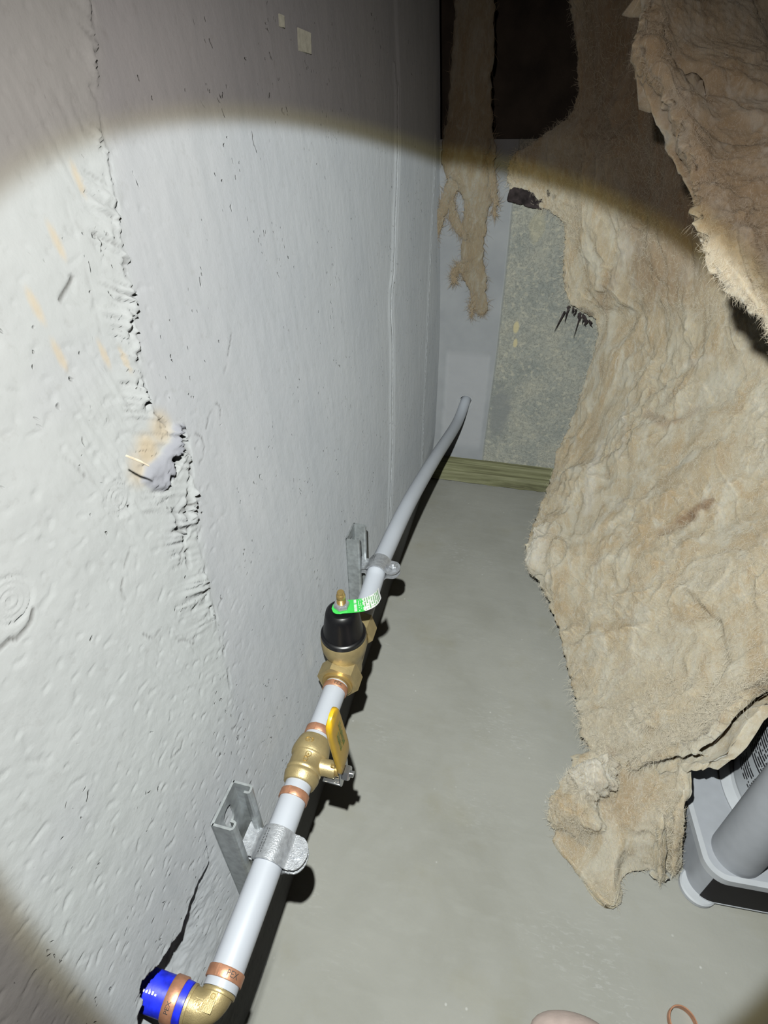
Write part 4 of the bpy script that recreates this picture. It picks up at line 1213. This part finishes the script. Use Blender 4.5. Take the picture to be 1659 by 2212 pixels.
word_on('cast_letters', '1x1', 0.0052, 0.0005, lambda x, y, z: (PX - 0.0078 + x, 0.0773 + y, PZ + 0.0132 + z), M['brass_bright'], o)
bm = bmesh.new()
add_lathe(bm, [(0.0014, 0), (0.0020, 0), (0.0020, 0.0005), (0.0014, 0.0005)], (PX + 0.0004, 0.0842, PZ + 0.0130), (0, 0, 1), 20, closed=True)
link_bm('cast_ring_mark', bm, M['brass_bright'], o)
adopt(root)

# ball valve with yellow lever
VY = 0.2895
root = thing('ball_valve', (PX, VY, PZ), 'brass ball valve with a yellow lever handle standing upright', 'valve')
bm = bmesh.new()
add_lathe(bm, [(0.0, -0.0265), (0.0162, -0.0265), (0.0172, -0.0255), (0.0184, -0.0215), (0.0193, -0.0185), (0.0195, -0.0165), (0.0188, -0.0150), (0.0186, -0.0138),
               (0.0194, -0.0125), (0.0195, -0.0108), (0.0188, -0.0096), (0.0188, 0.0030), (0.0195, 0.0042), (0.0208, 0.0052), (0.0214, 0.0075), (0.0212, 0.0120),
               (0.0200, 0.0180), (0.0186, 0.0235), (0.0174, 0.0262), (0.0, 0.0262)], (PX, VY, PZ), (0, 1, 0), 56)
add_lathe(bm, [(0.0, 0.010), (0.0105, 0.010), (0.0095, 0.0195), (0.0090, 0.0215), (0.0090, 0.0330), (0.0085, 0.0338), (0.0, 0.0338)], (PX, VY - 0.001, PZ), (1, 0, 0), 36)
body = link_bm('valve_body', bm, M['brass'], root)


def on_valve(x, y, z, y0, r, a0):
    a = a0 + y / r
    return (PX + (r + z) * math.cos(a), y0 + x, PZ + (r + z) * math.sin(a))


for txt, y0, r, a0, sz in (('G9', VY + 0.0145, 0.0204, 1.62, 0.0085), ('D', VY - 0.0066, 0.0189, 1.45, 0.0080)):
    word_on('cast_letters', txt, sz, 0.0022, lambda x, y, z, y0=y0, r=r, a0=a0: on_valve(y, -x, z, y0, r, a0), M['brass_bright'], body)
bm = bmesh.new()
for k in range(28):
    a1, a2 = 2 * math.pi * k / 28, 2 * math.pi * (k + 1) / 28
    q = [on_valve(rr * math.sin(a), rr * math.cos(a), 0.0006, VY - 0.0005, 0.0189, 1.40) for rr, a in ((0.0026, a1), (0.0034, a1), (0.0034, a2), (0.0026, a2))]
    bm.faces.new([bm.verts.new(p) for p in q])
word_on('cast_letters', 'a', 0.0048, 0.0018, lambda x, y, z: on_valve(y, -x, z, VY - 0.0005, 0.0189, 1.40), M['brass_bright'], body)
link_bm('cast_ring_mark', bm, M['brass_bright'], body, False)
bm = bmesh.new()
add_lathe(bm, [(0.0, 0.0338), (0.0062, 0.0338), (0.0062, 0.0420), (0.0, 0.0420)], (PX, VY - 0.001, PZ), (1, 0, 0), 24)
add_box(bm, (PX + 0.029, VY - 0.0045, PZ + 0.0075), (PX + 0.0335, VY - 0.0005, PZ + 0.0115), 0.0006)
link_bm('stem', bm, M['brass_bright'], root)
# chrome plate of the lever, with its turned-in stop below
bm = bmesh.new()
hx = PX + 0.0405
add_box(bm, (hx, VY - 0.012, PZ - 0.011), (hx + 0.0028, VY + 0.012, PZ + 0.022), 0.0008)
add_box(bm, (hx - 0.020, VY - 0.011, PZ - 0.0125), (hx + 0.0028, VY + 0.011, PZ - 0.0100), 0.0010)
lever = link_bm('lever_plate', bm, M['chrome'], root)
lever['label'] = 'bare chrome foot of the lever'
bm = bmesh.new()
add_lathe(bm, [(0.0, 0.0), (0.0080, 0.0), (0.0085, 0.0006), (0.0085, 0.0055), (0.0070, 0.0068), (0.0, 0.0068)], (hx + 0.0028, VY - 0.001, PZ), (1, 0, 0), 6)
add_lathe(bm, [(0.0, 0.0), (0.0035, 0.0), (0.0035, 0.0105), (0.0, 0.0105)], (hx + 0.0028, VY - 0.001, PZ), (1, 0, 0), 20)
link_bm('hex_nut', bm, M['chrome'], root)
# yellow sleeve: flattened bar rising from the stem, leaning slightly back
bm = bmesh.new()
lean = Vector((0.0, -0.178, 1.0)).normalized()
wdir = Vector((0.0, 1.0, 0.178)).normalized()
nx = Vector((1, 0, 0))
base = Vector((hx + 0.0014, VY + 0.0035, PZ + 0.010))
rings = []
prof = [(-0.002, 0.0100, -0.001), (0.001, 0.0125, 0.0), (0.006, 0.0142, 0.0), (0.014, 0.0152, 0.0005), (0.030, 0.0152, 0.0010), (0.060, 0.0148, 0.0005), (0.095, 0.0138, 0.0), (0.106, 0.0130, 0.0), (0.114, 0.0108, 0.0), (0.1190, 0.0068, 0.0), (0.1205, 0.0020, 0.0)]
for t, w, off in prof:
    th = 0.0034 if 0.001 < t < 0.116 else 0.0020
    ring = []
    for k in range(20):
        a = 2 * math.pi * k / 20
        ca, sa = math.cos(a), math.sin(a)
        u = math.copysign(abs(ca) ** 0.30, ca) * w
        v = math.copysign(abs(sa) ** 0.55, sa) * th
        ring.append(bm.verts.new(base + lean * t + wdir * u + nx * (v + off)))
    rings.append(ring)
for A, B in zip(rings[:-1], rings[1:]):
    for k in range(20):
        bm.faces.new((A[k], A[(k + 1) % 20], B[(k + 1) % 20], B[k]))
bm.faces.new(rings[0][::-1])
bm.faces.new(rings[-1])
sleeve = link_bm('lever_handle', bm, M['yellow'], root)
sleeve['label'] = 'yellow vinyl covered lever handle'
bm = bmesh.new()
rr = random.Random(4)
for row, (w0, t0, t1) in enumerate(((0.0035, 0.048, 0.098), (-0.0035, 0.052, 0.088))):
    t = t0
    while t < t1:
        gl = rr.uniform(0.0022, 0.0042)
        for dt, du0, du1 in ((0, -0.0026, 0.0026), (gl * 0.62, -0.0026, rr.choice((0.0026, 0.0006))), (0.0, rr.choice((-0.0026, 0.0, 0.002)), None)):
            if du1 is None:
                q = ((t, du0), (t + gl * 0.7, du0), (t + gl * 0.7, du0 + 0.0007), (t, du0 + 0.0007))
            else:
                q = ((t + dt, du0), (t + dt + 0.0008, du0), (t + dt + 0.0008, du1), (t + dt, du1))
            bm.faces.new([bm.verts.new(base + lean * a + wdir * (w0 + b) + nx * 0.00415) for a, b in q])
        t += gl + 0.001
for k in range(18):
    a1, a2 = 2 * math.pi * k / 18, 2 * math.pi * (k + 1) / 18
    bm.faces.new([bm.verts.new(base + lean * (0.034 + r * math.cos(a)) + wdir * (0.0005 + r * math.sin(a)) + nx * 0.00415) for r, a in ((0.0014, a1), (0.0042, a1), (0.0042, a2), (0.0014, a2))])
link_bm('green_print', bm, M['green_ink'], sleeve, False)
adopt(root)

# pressure valve with black bell
QY = 0.430
root = thing('pressure_valve', (PX, QY, PZ), 'brass pressure reducing valve with a black bell cap and green tag', 'valve')
bm = bmesh.new()
add_lathe(bm, [(0.0, -0.020), (0.0195, -0.020), (0.0205, -0.010), (0.0215, 0.0), (0.0205, 0.018), (0.0185, 0.048), (0.0, 0.048)], (PX, QY, PZ), (0, 1, 0), 48)
add_lathe(bm, [(0.0, -0.026), (0.017, -0.024), (0.0215, -0.012), (0.0218, 0.006), (0.0225, 0.016), (0.0262, 0.0265), (0.0286, 0.0345), (0.0290, 0.0400), (0.0290, 0.0515), (0.0282, 0.0532), (0.0, 0.0532)], (PX, QY, PZ), (0, 0, 1), 56)
link_bm('valve_body', bm, M['brass'], root)
for nm, y0, y1, r in (('hex_end', 0.3965, 0.4175, 0.0275), ('hex_end', 0.476, 0.500, 0.0250)):
    bm = bmesh.new()
    poly = [(r * math.cos(math.radians(60 * k + 12)), r * math.sin(math.radians(60 * k + 12))) for k in range(6)]
    Mt = Matrix.Translation((PX, y0, PZ + (0.003 if y0 > 0.45 else 0))) @ Matrix.Rotation(math.radians(-90), 4, 'X')
    add_prism(bm, poly, y1 - y0, Mt)
    bevel_all(bm, 0.0016, 2)
    link_bm(nm, bm, M['brass'], root)
bm = bmesh.new()
add_lathe(bm, [(0.0145, 0.0), (0.0185, 0.0), (0.0198, 0.001), (0.0200, 0.005), (0.0145, 0.005)], (PX, 0.3925, PZ), (0, 1, 0), 48, closed=True)
link_bm('union_collar', bm, M['brass_bright'], root)
bm = bmesh.new()
add_lathe(bm, [(0.0, 0.0525), (0.0276, 0.0525), (0.0284, 0.0535), (0.0284, 0.0590), (0.0272, 0.0605), (0.0256, 0.0610), (0.0250, 0.0630), (0.0238, 0.0720), (0.0222, 0.0830), (0.0210, 0.0905), (0.0196, 0.0955), (0.0165, 0.0985), (0.0, 0.0995)], (PX, QY, PZ), (0, 0, 1), 64)
o = link_bm('bell_cap', bm, M['black'], root)
o['label'] = 'glossy black bell cap'
bm = bmesh.new()
add_lathe(bm, [(0.0, 0.098), (0.0052, 0.098), (0.0052, 0.117), (0.0056, 0.1176), (0.0056, 0.122), (0.0050, 0.1235), (0.0046, 0.1240), (0.0046, 0.1265), (0.0038, 0.1280), (0.0, 0.1280)], (PX, QY, PZ), (0, 0, 1), 32)
for k in range(10):
    z = 0.1095 + 0.0011 * k
    add_lathe(bm, [(0.0050, z), (0.00555, z + 0.0004), (0.0050, z + 0.0008)], (PX, QY, PZ), (0, 0, 1), 24)
link_bm('adjusting_screw', bm, M['brass_bright'], root)
bm = bmesh.new()
add_lathe(bm, [(0.0, 0.1035), (0.0092, 0.1035), (0.0098, 0.1042), (0.0098, 0.1085), (0.0088, 0.1098), (0.0, 0.1098)], (PX, QY, PZ), (0, 0, 1), 6)
link_bm('lock_nut', bm, M['zinc_clamp'], root)
# printed tag: a bent strip under the nut
path = [(0.0262, 0.4250, 0.3850), (0.0310, 0.4268, 0.3856), (0.037, 0.4295, 0.3862), (0.046, 0.4322, 0.3866), (0.0545, 0.4352, 0.3870), (0.0640, 0.4393, 0.3878), (0.0725, 0.4432, 0.3915), (0.0775, 0.4458, 0.3965), (0.0800, 0.4480, 0.4025)]
tp = cubic(np.array(path).reshape(len(path), 1, 3), 61).reshape(61, 3)
tp = [Vector(p) for p in tp]
ss = [0.0]
for a, b in zip(tp[:-1], tp[1:]):
    ss.append(ss[-1] + (b - a).length)
TW = 0.0108


def on_tag(s, w, z=0.0):
    i = max(0, min(len(tp) - 2, int(np.searchsorted(ss, s)) - 1))
    f = (s - ss[i]) / (ss[i + 1] - ss[i] + 1e-9)
    p = tp[i].lerp(tp[i + 1], f)
    t = (tp[i + 1] - tp[i]).normalized()
    across = Vector((-0.33, 0.94, 0.0))
    across = (across - t * across.dot(t)).normalized()
    n = t.cross(across)
    if n.z < 0 and s < 0.04:
        n = -n
    return p + across * w + n * z


def half_width(s):
    if s < TW:
        return math.sqrt(max(0.0, TW * TW - (TW - s) ** 2)) + 0.0004
    return TW


def tag_piece(name, s0, s1, n, mat):
    b = bmesh.new()
    up, dn = [], []
    for i in range(n + 1):
        s = s0 + (s1 - s0) * i / n
        row = []
        for zz in (0.0004, 0.0):
            row.append([b.verts.new(on_tag(s, w * half_width(s), zz)) for w in (-1, -0.5, 0, 0.5, 1)])
        up.append(row[0])
        dn.append(row[1])
    for i in range(n):
        for k in range(4):
            b.faces.new((up[i][k], up[i][k + 1], up[i + 1][k + 1], up[i + 1][k]))
            b.faces.new((dn[i][k], dn[i + 1][k], dn[i + 1][k + 1], dn[i][k + 1]))
        for k in (0, 4):
            b.faces.new((up[i][k], up[i + 1][k], dn[i + 1][k], dn[i][k]))
    for e in (0, n):
        for k in range(4):
            b.faces.new((up[e][k], up[e][k + 1], dn[e][k + 1], dn[e][k]))
    return link_bm(name, b, mat, root)


split = ss[-1] * 0.60
t1 = tag_piece('printed_tag', 0.0, split, 26, M['tag_green'])
t1['label'] = 'bright green end of the bent tag'
t2 = tag_piece('printed_tag', split, ss[-1], 22, M['tag_white'])
t2['label'] = 'white end of the bent tag with green print'


def print_cols(name, cols, mat, parent, seed):
    b = bmesh.new()
    r = random.Random(seed)
    for s, w in cols:
        q = -TW * 0.9
        while q < TW * 0.85:
            g = r.uniform(0.0006, 0.0016)
            if r.random() < 0.86:
                b.faces.new([b.verts.new(on_tag(a, c, 0.0007)) for a, c in ((s, q), (s + w, q), (s + w, min(q + g, TW * 0.92)), (s, min(q + g, TW * 0.92)))])
            q += g + 0.0004
    return link_bm(name, b, mat, parent, False)


print_cols('white_print', [(0.0270, 0.0032), (0.0325, 0.0009), (0.0350, 0.0006), (0.0375, 0.0018)], M['tag_white'], t1, 3)
print_cols('green_print', [(split + 0.001 + 0.0030 * k, 0.0016) for k in range(int((ss[-1] - split) / 0.0030))], M['green_ink'], t2, 5)
adopt(root)

# ------------------------------------------------------------------ strut channel and pipe clamps


def strut(cy, z0, z1, x0, label):
    root = thing('strut_channel', (x0, cy, z0), label, 'metal channel', 'galvanised strut channels on the wall')
    bm = bmesh.new()
    T = 0.0021
    D_, W_ = 0.0208, 0.0206
    side = [(-W_ + T / 2, T * 0.5), (-W_ + T / 2, D_ - 0.0022), (-W_ + T / 2 + 0.0008, D_ - 0.0009), (-W_ + T / 2 + 0.0022, D_ - 0.0004), (-0.0150, D_ - 0.0004), (-0.0137, D_ - 0.0009), (-0.0131, D_ - 0.0022), (-0.0131, D_ - 0.0056)]
    for sg in (1, -1):
        pl = [Vector((p[0] * sg, p[1])) for p in side]
        left, right = [], []
        for i, p in enumerate(pl):
            t = (pl[min(i + 1, len(pl) - 1)] - pl[max(i - 1, 0)]).normalized()
            nn = Vector((-t.y, t.x))
            left.append(p + nn * T / 2)
            right.append(p - nn * T / 2)
        poly = [(v.y, v.x) for v in left + right[::-1]]
        add_prism(bm, poly, z1 - z0, Matrix.Translation((x0, cy, z0)))
    # back plate with slotted holes
    b2 = bmesh.new()

    def loop(pts):
        vs = [b2.verts.new((0, p[0], p[1])) for p in pts]
        return [b2.edges.new((vs[i], vs[(i + 1) % len(vs)])) for i in range(len(vs))]
    edges = loop([(-W_, z0), (W_, z0), (W_, z1), (-W_, z1)])
    zc = z1 - 0.0265
    while zc > z0 + 0.02:
        pts = []
        for k in range(24):
            a = 2 * math.pi * k / 24
            pts.append((0.0072 * math.cos(a), zc + 0.0072 * math.sin(a) + (0.0070 if math.sin(a) > 0 else -0.0070)))
        edges += loop(pts)
        zc -= 0.0508
    bmesh.ops.triangle_fill(b2, edges=edges, use_beauty=True)
    r = bmesh.ops.extrude_face_region(b2, geom=b2.faces[:])
    for v in [g for g in r['geom'] if isinstance(g, bmesh.types.BMVert)]:
        v.co.x += T
    for v in b2.verts:
        v.co.x += x0
        v.co.y += cy
    merge(bm, b2)
    link_bm('channel', bm, M['zinc'], root, True, 25)
    adopt(root)


def clamp(cx, cy, cz, slope, label, words, screw):
    root = thing('pipe_clamp', (cx, cy, cz), label, 'clamp', 'strut pipe clamps on the white pipe')
    R = PR + 0.0006
    T = 0.0019
    for sg in (1, -1):
        path = [(-0.0315, 0.0036), (-0.0200, 0.0036), (-0.0172, 0.0042)]
        for k in range(19):
            a = math.radians(158 - (158 - 24) * k / 18)
            path.append(((R + T / 2) * math.cos(a), (R + T / 2) * math.sin(a)))
        path += [(0.0160, 0.0055), (0.0174, 0.0043), (0.0190, 0.0040), (0.0215, 0.0040)]
        pl = [Vector(p) for p in path]
        bm = bmesh.new()
        rows = []
        for i, p in enumerate(pl):
            t = (pl[min(i + 1, len(pl) - 1)] - pl[max(i - 1, 0)]).normalized()
            nn = Vector((-t.y, t.x))
            hw = 0.0155
            if p.x < -0.0205:
                hw = 0.0165
            elif p.x < -0.0150:
                hw = 0.0130
            row = []
            for q in (p + nn * T / 2, p - nn * T / 2):
                for w in (-hw, hw):
                    row.append(bm.verts.new((cx + q.x, cy + w, cz + sg * q.y + slope * w)))
            rows.append(row)
        for A, B in zip(rows[:-1], rows[1:]):
            for i, j in ((0, 1), (1, 3), (3, 2), (2, 0)):
                bm.faces.new((A[i], A[j], B[j], B[i]))
        for Rw in (rows[0], rows[-1]):
            bm.faces.new((Rw[0], Rw[1], Rw[3], Rw[2]))
        bevel_all(bm, 0.0003, 1, 50)
        band = link_bm('clamp_half', bm, M['zinc_clamp'], root, True, 40)
        bm = bmesh.new()
        poly = [(0.0170, -0.0155)] + [(0.0215 + 0.0130 * math.sin(math.radians(a)), -0.0155 * math.cos(math.radians(a))) for a in range(20, 161, 14)] + [(0.0170, 0.0155)]
        zt = 0.0040 - T / 2 if sg > 0 else -0.0040 - T / 2
        add_prism(bm, poly, T, Matrix.Translation((cx, cy, cz + zt)))
        bevel_all(bm, 0.0004, 1, 50)
        ear = link_bm('clamp_ear', bm, M['zinc_clamp'], root, True, 40)
        if sg > 0:
            top = cz + zt + T
            if words:
                word_on('stamped_letters', words, 0.0055, 0.0006, lambda x, y, z: (cx + 0.0285 + x, cy - 0.0070 + y, top + 0.0002 + z), M['zinc_clamp'], ear)
            b = bmesh.new()
            r = random.Random(9)
            for rowi in range(2):
                u = -0.011
                while u < 0.010:
                    g = r.uniform(0.0012, 0.0024)
                    a = math.radians(128 - 11 * rowi)
                    q = []
                    for du, da in ((0, 0), (g, 0), (g, 0.075), (0, 0.075)):
                        rr = R + T + 0.0002
                        q.append(b.verts.new((cx + rr * math.cos(a - da), cy + u + du, cz + rr * math.sin(a - da))))
                    b.faces.new(q)
                    u += g + 0.0009
            link_bm('stamped_marks', b, M['chrome'], band, False)
    bm = bmesh.new()
    top = cz + 0.0050
    if screw == 'slot':
        for sgn in (1, -1):
            pts = [(0.0056 * math.cos(math.radians(a)), sgn * (0.0007 + 0.0049 * math.sin(math.radians(a)))) for a in range(0, 181, 15)]
            add_prism(bm, pts if sgn > 0 else pts[::-1], 0.0020, Matrix.Translation((cx + 0.0240, cy + 0.0005, top)) @ Matrix.Rotation(math.radians(65), 4, 'Z'))
        add_lathe(bm, [(0, 0), (0.0054, 0), (0.0054, 0.0009), (0, 0.0009)], (cx + 0.0240, cy + 0.0005, top), (0, 0, 1), 28)
    else:
        add_lathe(bm, [(0, 0), (0.0062, 0), (0.0066, 0.0008), (0.0066, 0.0040), (0.0058, 0.0048), (0, 0.0048)], (cx + 0.0235, cy, top), (0, 0, 1), 6)
        add_lathe(bm, [(0, 0.004), (0.0034, 0.004), (0.0034, 0.0075), (0.0028, 0.0082), (0, 0.0082)], (cx + 0.0235, cy, top), (0, 0, 1), 20)
    add_lathe(bm, [(0, -0.018), (0.0030, -0.018), (0.0030, 0.0), (0, 0.0)], (cx + 0.0238, cy, top), (0, 0, 1), 16)
    add_lathe(bm, [(0, -0.0135), (0.0055, -0.0135), (0.0060, -0.0128), (0.0060, -0.0092), (0, -0.0092)], (cx + 0.0238, cy, top), (0, 0, 1), 6)
    link_bm('clamp_bolt', bm, M['zinc_clamp'], root, True, 30)
    adopt(root)


strut(0.1975, 0.205, 0.3585, -0.0030, 'short galvanised channel on the wall nearest the camera, its slotted hole showing')
strut(0.6000, 0.215, 0.3675, -0.0066, 'short galvanised channel on the wall farther back beside the green tag')
clamp(PX, 0.1990, PZ, 0.0, 'zinc pipe clamp with a slotted screw on the near channel', 'R', 'slot')
clamp(0.0376, 0.5990, 0.3045, -0.06, 'zinc pipe clamp with a bright hex nut on the far channel', None, 'hex')

# ------------------------------------------------------------------ wooden sill plate
root = thing('sill_plate', (0.3, 1.405, 0.0), 'greenish treated wood plank lying on the floor along the far wall', 'plank')
bm = bmesh.new()
add_box(bm, (-0.008, 1.3585, 0.0005), (0.70, 1.4445, 0.0385))
bmesh.ops.subdivide_edges(bm, edges=[e for e in bm.edges if abs(e.verts[0].co.x - e.verts[1].co.x) > 0.1], cuts=110, use_grid_fill=True)
bmesh.ops.subdivide_edges(bm, edges=[e for e in bm.edges if abs(e.verts[0].co.x - e.verts[1].co.x) < 0.0001], cuts=5, use_grid_fill=True)
co = np.array([v.co[:] for v in bm.verts])
a = 0.0022 * fbm(co * np.array([18, 60, 60]), 3, 4)
b = 0.0016 * noise(co * np.array([40, 200, 200]), 8)
for v, da, db in zip(bm.verts, a, b):
    if v.co.y < 1.36:
        v.co.y += da + db
        if v.co.z < 0.004:
            v.co.z += 0.003 + 0.8 * db
            v.co.y += 0.003
    if v.co.z > 0.038:
        v.co.z += 0.4 * da
link_bm('board', bm, M['wood'], root, True, 40)
adopt(root)

# ------------------------------------------------------------------ grey appliance at the right edge
root = thing('floor_appliance', (0.7, 0.5, 0.0), 'grey plastic appliance with an upright post and printed canister at the right edge', 'appliance')


def rounded(x0, y0, x1, y1, r, n=10):
    pts = []
    for cx, cy, a0 in ((x0 + r, y0 + r, 180), (x1 - r, y0 + r, 270), (x1 - r, y1 - r, 0), (x0 + r, y1 - r, 90)):
        for k in range(n + 1):
            a = math.radians(a0 + 90 * k / n)
            pts.append((cx + r * math.cos(a), cy + r * math.sin(a)))
    return pts


skew = Matrix.Translation((0.53, 0.384, 0)) @ Matrix.Rotation(math.radians(4.0), 4, 'Z') @ Matrix.Translation((-0.53, -0.384, 0))
X0, Y0, X1, Y1 = 0.5290, 0.3765, 0.86, 0.66
bm = bmesh.new()
add_prism(bm, rounded(X0, Y0, X1, Y1, 0.026), 0.0655, skew @ Matrix.Translation((0, 0, 0.0045)))
bevel_all(bm, 0.0015, 2)
link_bm('base', bm, M['grey_plastic'], root, True, 40)
bm = bmesh.new()
o_ = rounded(X0 - 0.001, Y0 - 0.001, X1 + 0.001, Y1 + 0.001, 0.027)
i_ = rounded(X0 + 0.006, Y0 + 0.006, X1 - 0.006, Y1 - 0.006, 0.021)
rows = [[bm.verts.new(skew @ Vector((p[0], p[1], z))) for p in ps] for ps, z in ((o_, 0.064), (o_, 0.0755), (i_, 0.0755), (i_, 0.0690))]
for A, B in zip(rows[:-1], rows[1:]):
    for k in range(len(A)):
        bm.faces.new((A[k], A[(k + 1) % len(A)], B[(k + 1) % len(A)], B[k]))
bevel_all(bm, 0.0018, 2, 50)
o = link_bm('deck_rim', bm, M['pale_plastic'], root, True, 40)
# dark front band from the corner on
ring = rounded(X0, Y0, X1, Y1, 0.026)
seg_pts = ring[6:11] + [(X0 + 0.026 + (X1 - X0 - 0.06) * k / 6, Y0) for k in range(1, 7)]


def off(pts, d):
    out = []
    for i, p in enumerate(pts):
        a, b = Vector(pts[max(i - 1, 0)]), Vector(pts[min(i + 1, len(pts) - 1)])
        t = (b - a).normalized()
        out.append((p[0] + t.y * d, p[1] - t.x * d))
    return out


def band_part(name, pts, d0, d1, z0, z1, mat):
    b = bmesh.new()
    A, B = off(pts, d0), off(pts, d1)
    poly = B + A[::-1]
    add_prism(b, poly, z1 - z0, skew @ Matrix.Translation((0, 0, z0)))
    return link_bm(name, b, mat, root, True, 40)


o = band_part('front_panel', seg_pts, -0.001, 0.0014, 0.0105, 0.0640, M['dark_panel'])
o['label'] = 'black front panel'
o = band_part('panel_trim', seg_pts[:9], -0.001, 0.0020, 0.0085, 0.0106, M['pale_plastic'])
bm = bmesh.new()
add_lathe(bm, [(0.0, 0.0), (0.0225, 0.0), (0.0235, 0.001), (0.0235, 0.0068), (0.0215, 0.0088), (0.0, 0.0088)], (0.5415, 0.3935, 0.0004), (0, 0, 1), 40)
o = link_bm('foot', bm, M['pale_plastic'], root)
bm = bmesh.new()
add_lathe(bm, [(0.0, 0.0), (0.0300, 0.0), (0.0300, 0.40), (0.027, 0.403), (0.0, 0.403)], (0.5735, 0.4180, 0.0690), (0, 0, 1), 56)
o = link_bm('post', bm, M['grey_plastic'], root)
bm = bmesh.new()
cc = Vector((0.7080, 0.5120, 0.0695))
add_lathe(bm, [(0.0, 0.0), (0.131, 0.0), (0.1315, 0.004), (0.126, 0.007), (0.119, 0.009), (0.1165, 0.014)], cc, (0, 0, 1), 96)
o = link_bm('canister_foot', bm, M['pale_plastic'], root)
b = bmesh.new()
uvl = b.loops.layers.uv.new('UVMap')
n = 128
zs = [0.010, 0.0115] + [0.012 + 0.25 * k / 10 for k in range(11)]
rowsv = []
for j, z in enumerate(zs):
    rowsv.append([b.verts.new(cc + Vector((0.1155 * math.cos(2 * math.pi * k / n), 0.1155 * math.sin(2 * math.pi * k / n), z))) for k in range(n)])
for j in range(len(zs) - 1):
    for k in range(n):
        f = b.faces.new((rowsv[j][k], rowsv[j][(k + 1) % n], rowsv[j + 1][(k + 1) % n], rowsv[j + 1][k]))
        for lp, (uu, vv) in zip(f.loops, ((k, j), (k + 1, j), (k + 1, j + 1), (k, j + 1))):
            lp[uvl].uv = (uu / n, (zs[vv] - 0.01) / 0.252)
b.faces.new(rowsv[-1])
o = link_bm('canister', b, M['label'], root, True, 40)
o['label'] = 'canister printed with fine black lines of text'
bm = bmesh.new()
add_box(bm, (0.5760, 0.5480, 0.0690), (0.6150, 0.6100, 0.1250), 0.004)
o = link_bm('latch_block', bm, M['black'], root)
o['label'] = 'black block behind the canister'
adopt(root)

# ------------------------------------------------------------------ person kneeling, only the tip of a knee in view
root = thing('person', (0.345, 0.10, 0.0), 'person of whom only a pale rounded bit of bare knee shows at the bottom edge', 'person')
J = [((0.352, 0.208, 0.054), 0.044), ((0.360, 0.137, 0.064), 0.055), ((0.363, 0.03, 0.060), 0.052), ((0.365, -0.12, 0.056), 0.050), ((0.367, -0.25, 0.046), 0.036), ((0.367, -0.33, 0.034), 0.030),
     ((0.363, 0.090, 0.130), 0.060), ((0.365, 0.020, 0.220), 0.066), ((0.367, -0.07, 0.340), 0.074), ((0.370, -0.15, 0.450), 0.082)]
ED = [(0, 1), (1, 2), (2, 3), (3, 4), (4, 5), (1, 6), (6, 7), (7, 8), (8, 9)]
me = bpy.data.meshes.new('leg')
me.from_pydata([j[0] for j in J], ED, [])
o = bpy.data.objects.new('leg', me)
COL.objects.link(o)
me.materials.append(M['skin'])
sk = o.modifiers.new('skin', 'SKIN')
for v, j in zip(me.skin_vertices[0].data, J):
    v.radius = (j[1], j[1])
me.skin_vertices[0].data[9].use_root = True
sb = o.modifiers.new('sub', 'SUBSURF')
sb.levels = sb.render_levels = 3
bpy.context.view_layer.update()
dg = bpy.context.evaluated_depsgraph_get()
leg_me = bpy.data.meshes.new_from_object(o.evaluated_get(dg))
bpy.data.objects.remove(o)
for p in leg_me.polygons:
    p.use_smooth = True
zmin = min(v.co.z for v in leg_me.vertices)
for v in leg_me.vertices:
    v.co.z -= zmin
leg_me.name = 'leg'
if not leg_me.materials:
    leg_me.materials.append(M['skin'])
o = bpy.data.objects.new('leg', leg_me)
COL.objects.link(o)
o.parent = root
adopt(root)

# ------------------------------------------------------------------ small loose things
bm = bmesh.new()
add_lathe(bm, [(0.0143, 0.0), (0.0155, 0.0), (0.0158, 0.0006), (0.0158, 0.0084), (0.0155, 0.0090), (0.0143, 0.0090)], (0.4940, 0.2400, 0.0), (0, 0, 1), 64, closed=True)
o = link_bm('copper_ring', bm, M['copper'])
tag(o, 'loose copper crimp ring lying on the floor at the bottom right', 'ring')
bm = bmesh.new()
add_tube(bm, [(-0.0005, 0.2138, 0.7068), (0.0035, 0.2180, 0.7015), (0.0050, 0.2222, 0.6962)], [0.0006, 0.0007, 0.0004], 8)
o = link_bm('wood_splinter', bm, M['fibre'])
tag(o, 'thin wood splinter stuck in the wall beside the crumbled mortar knob', 'splinter')
for n, (yy, zz, w, h, lb) in enumerate(((0.6350, 0.9225, 0.034, 0.0165, 'larger pale greenish airborne dust mote, set on the dim upper wall'), (0.5823, 0.9305, 0.0115, 0.0085, 'small white airborne dust mote, set on the upper wall left of the greenish one'))):
    bm = bmesh.new()
    add_box(bm, (-0.0006, -w / 2, -h / 2), (0.0006, w / 2, h / 2), 0.0004, 1)
    for v in bm.verts:
        v.co.y += 0.12 * v.co.z
    o = link_bm('dust_mote', bm, M['fleck'])  # dust motes floating in the air, built here as flecks on the wall
    o.location = (float(wall_x(yy, np.array(zz))) + 0.0012, yy, zz)
    tag(o, lb, 'fleck', 'airborne dust motes set on the upper wall')
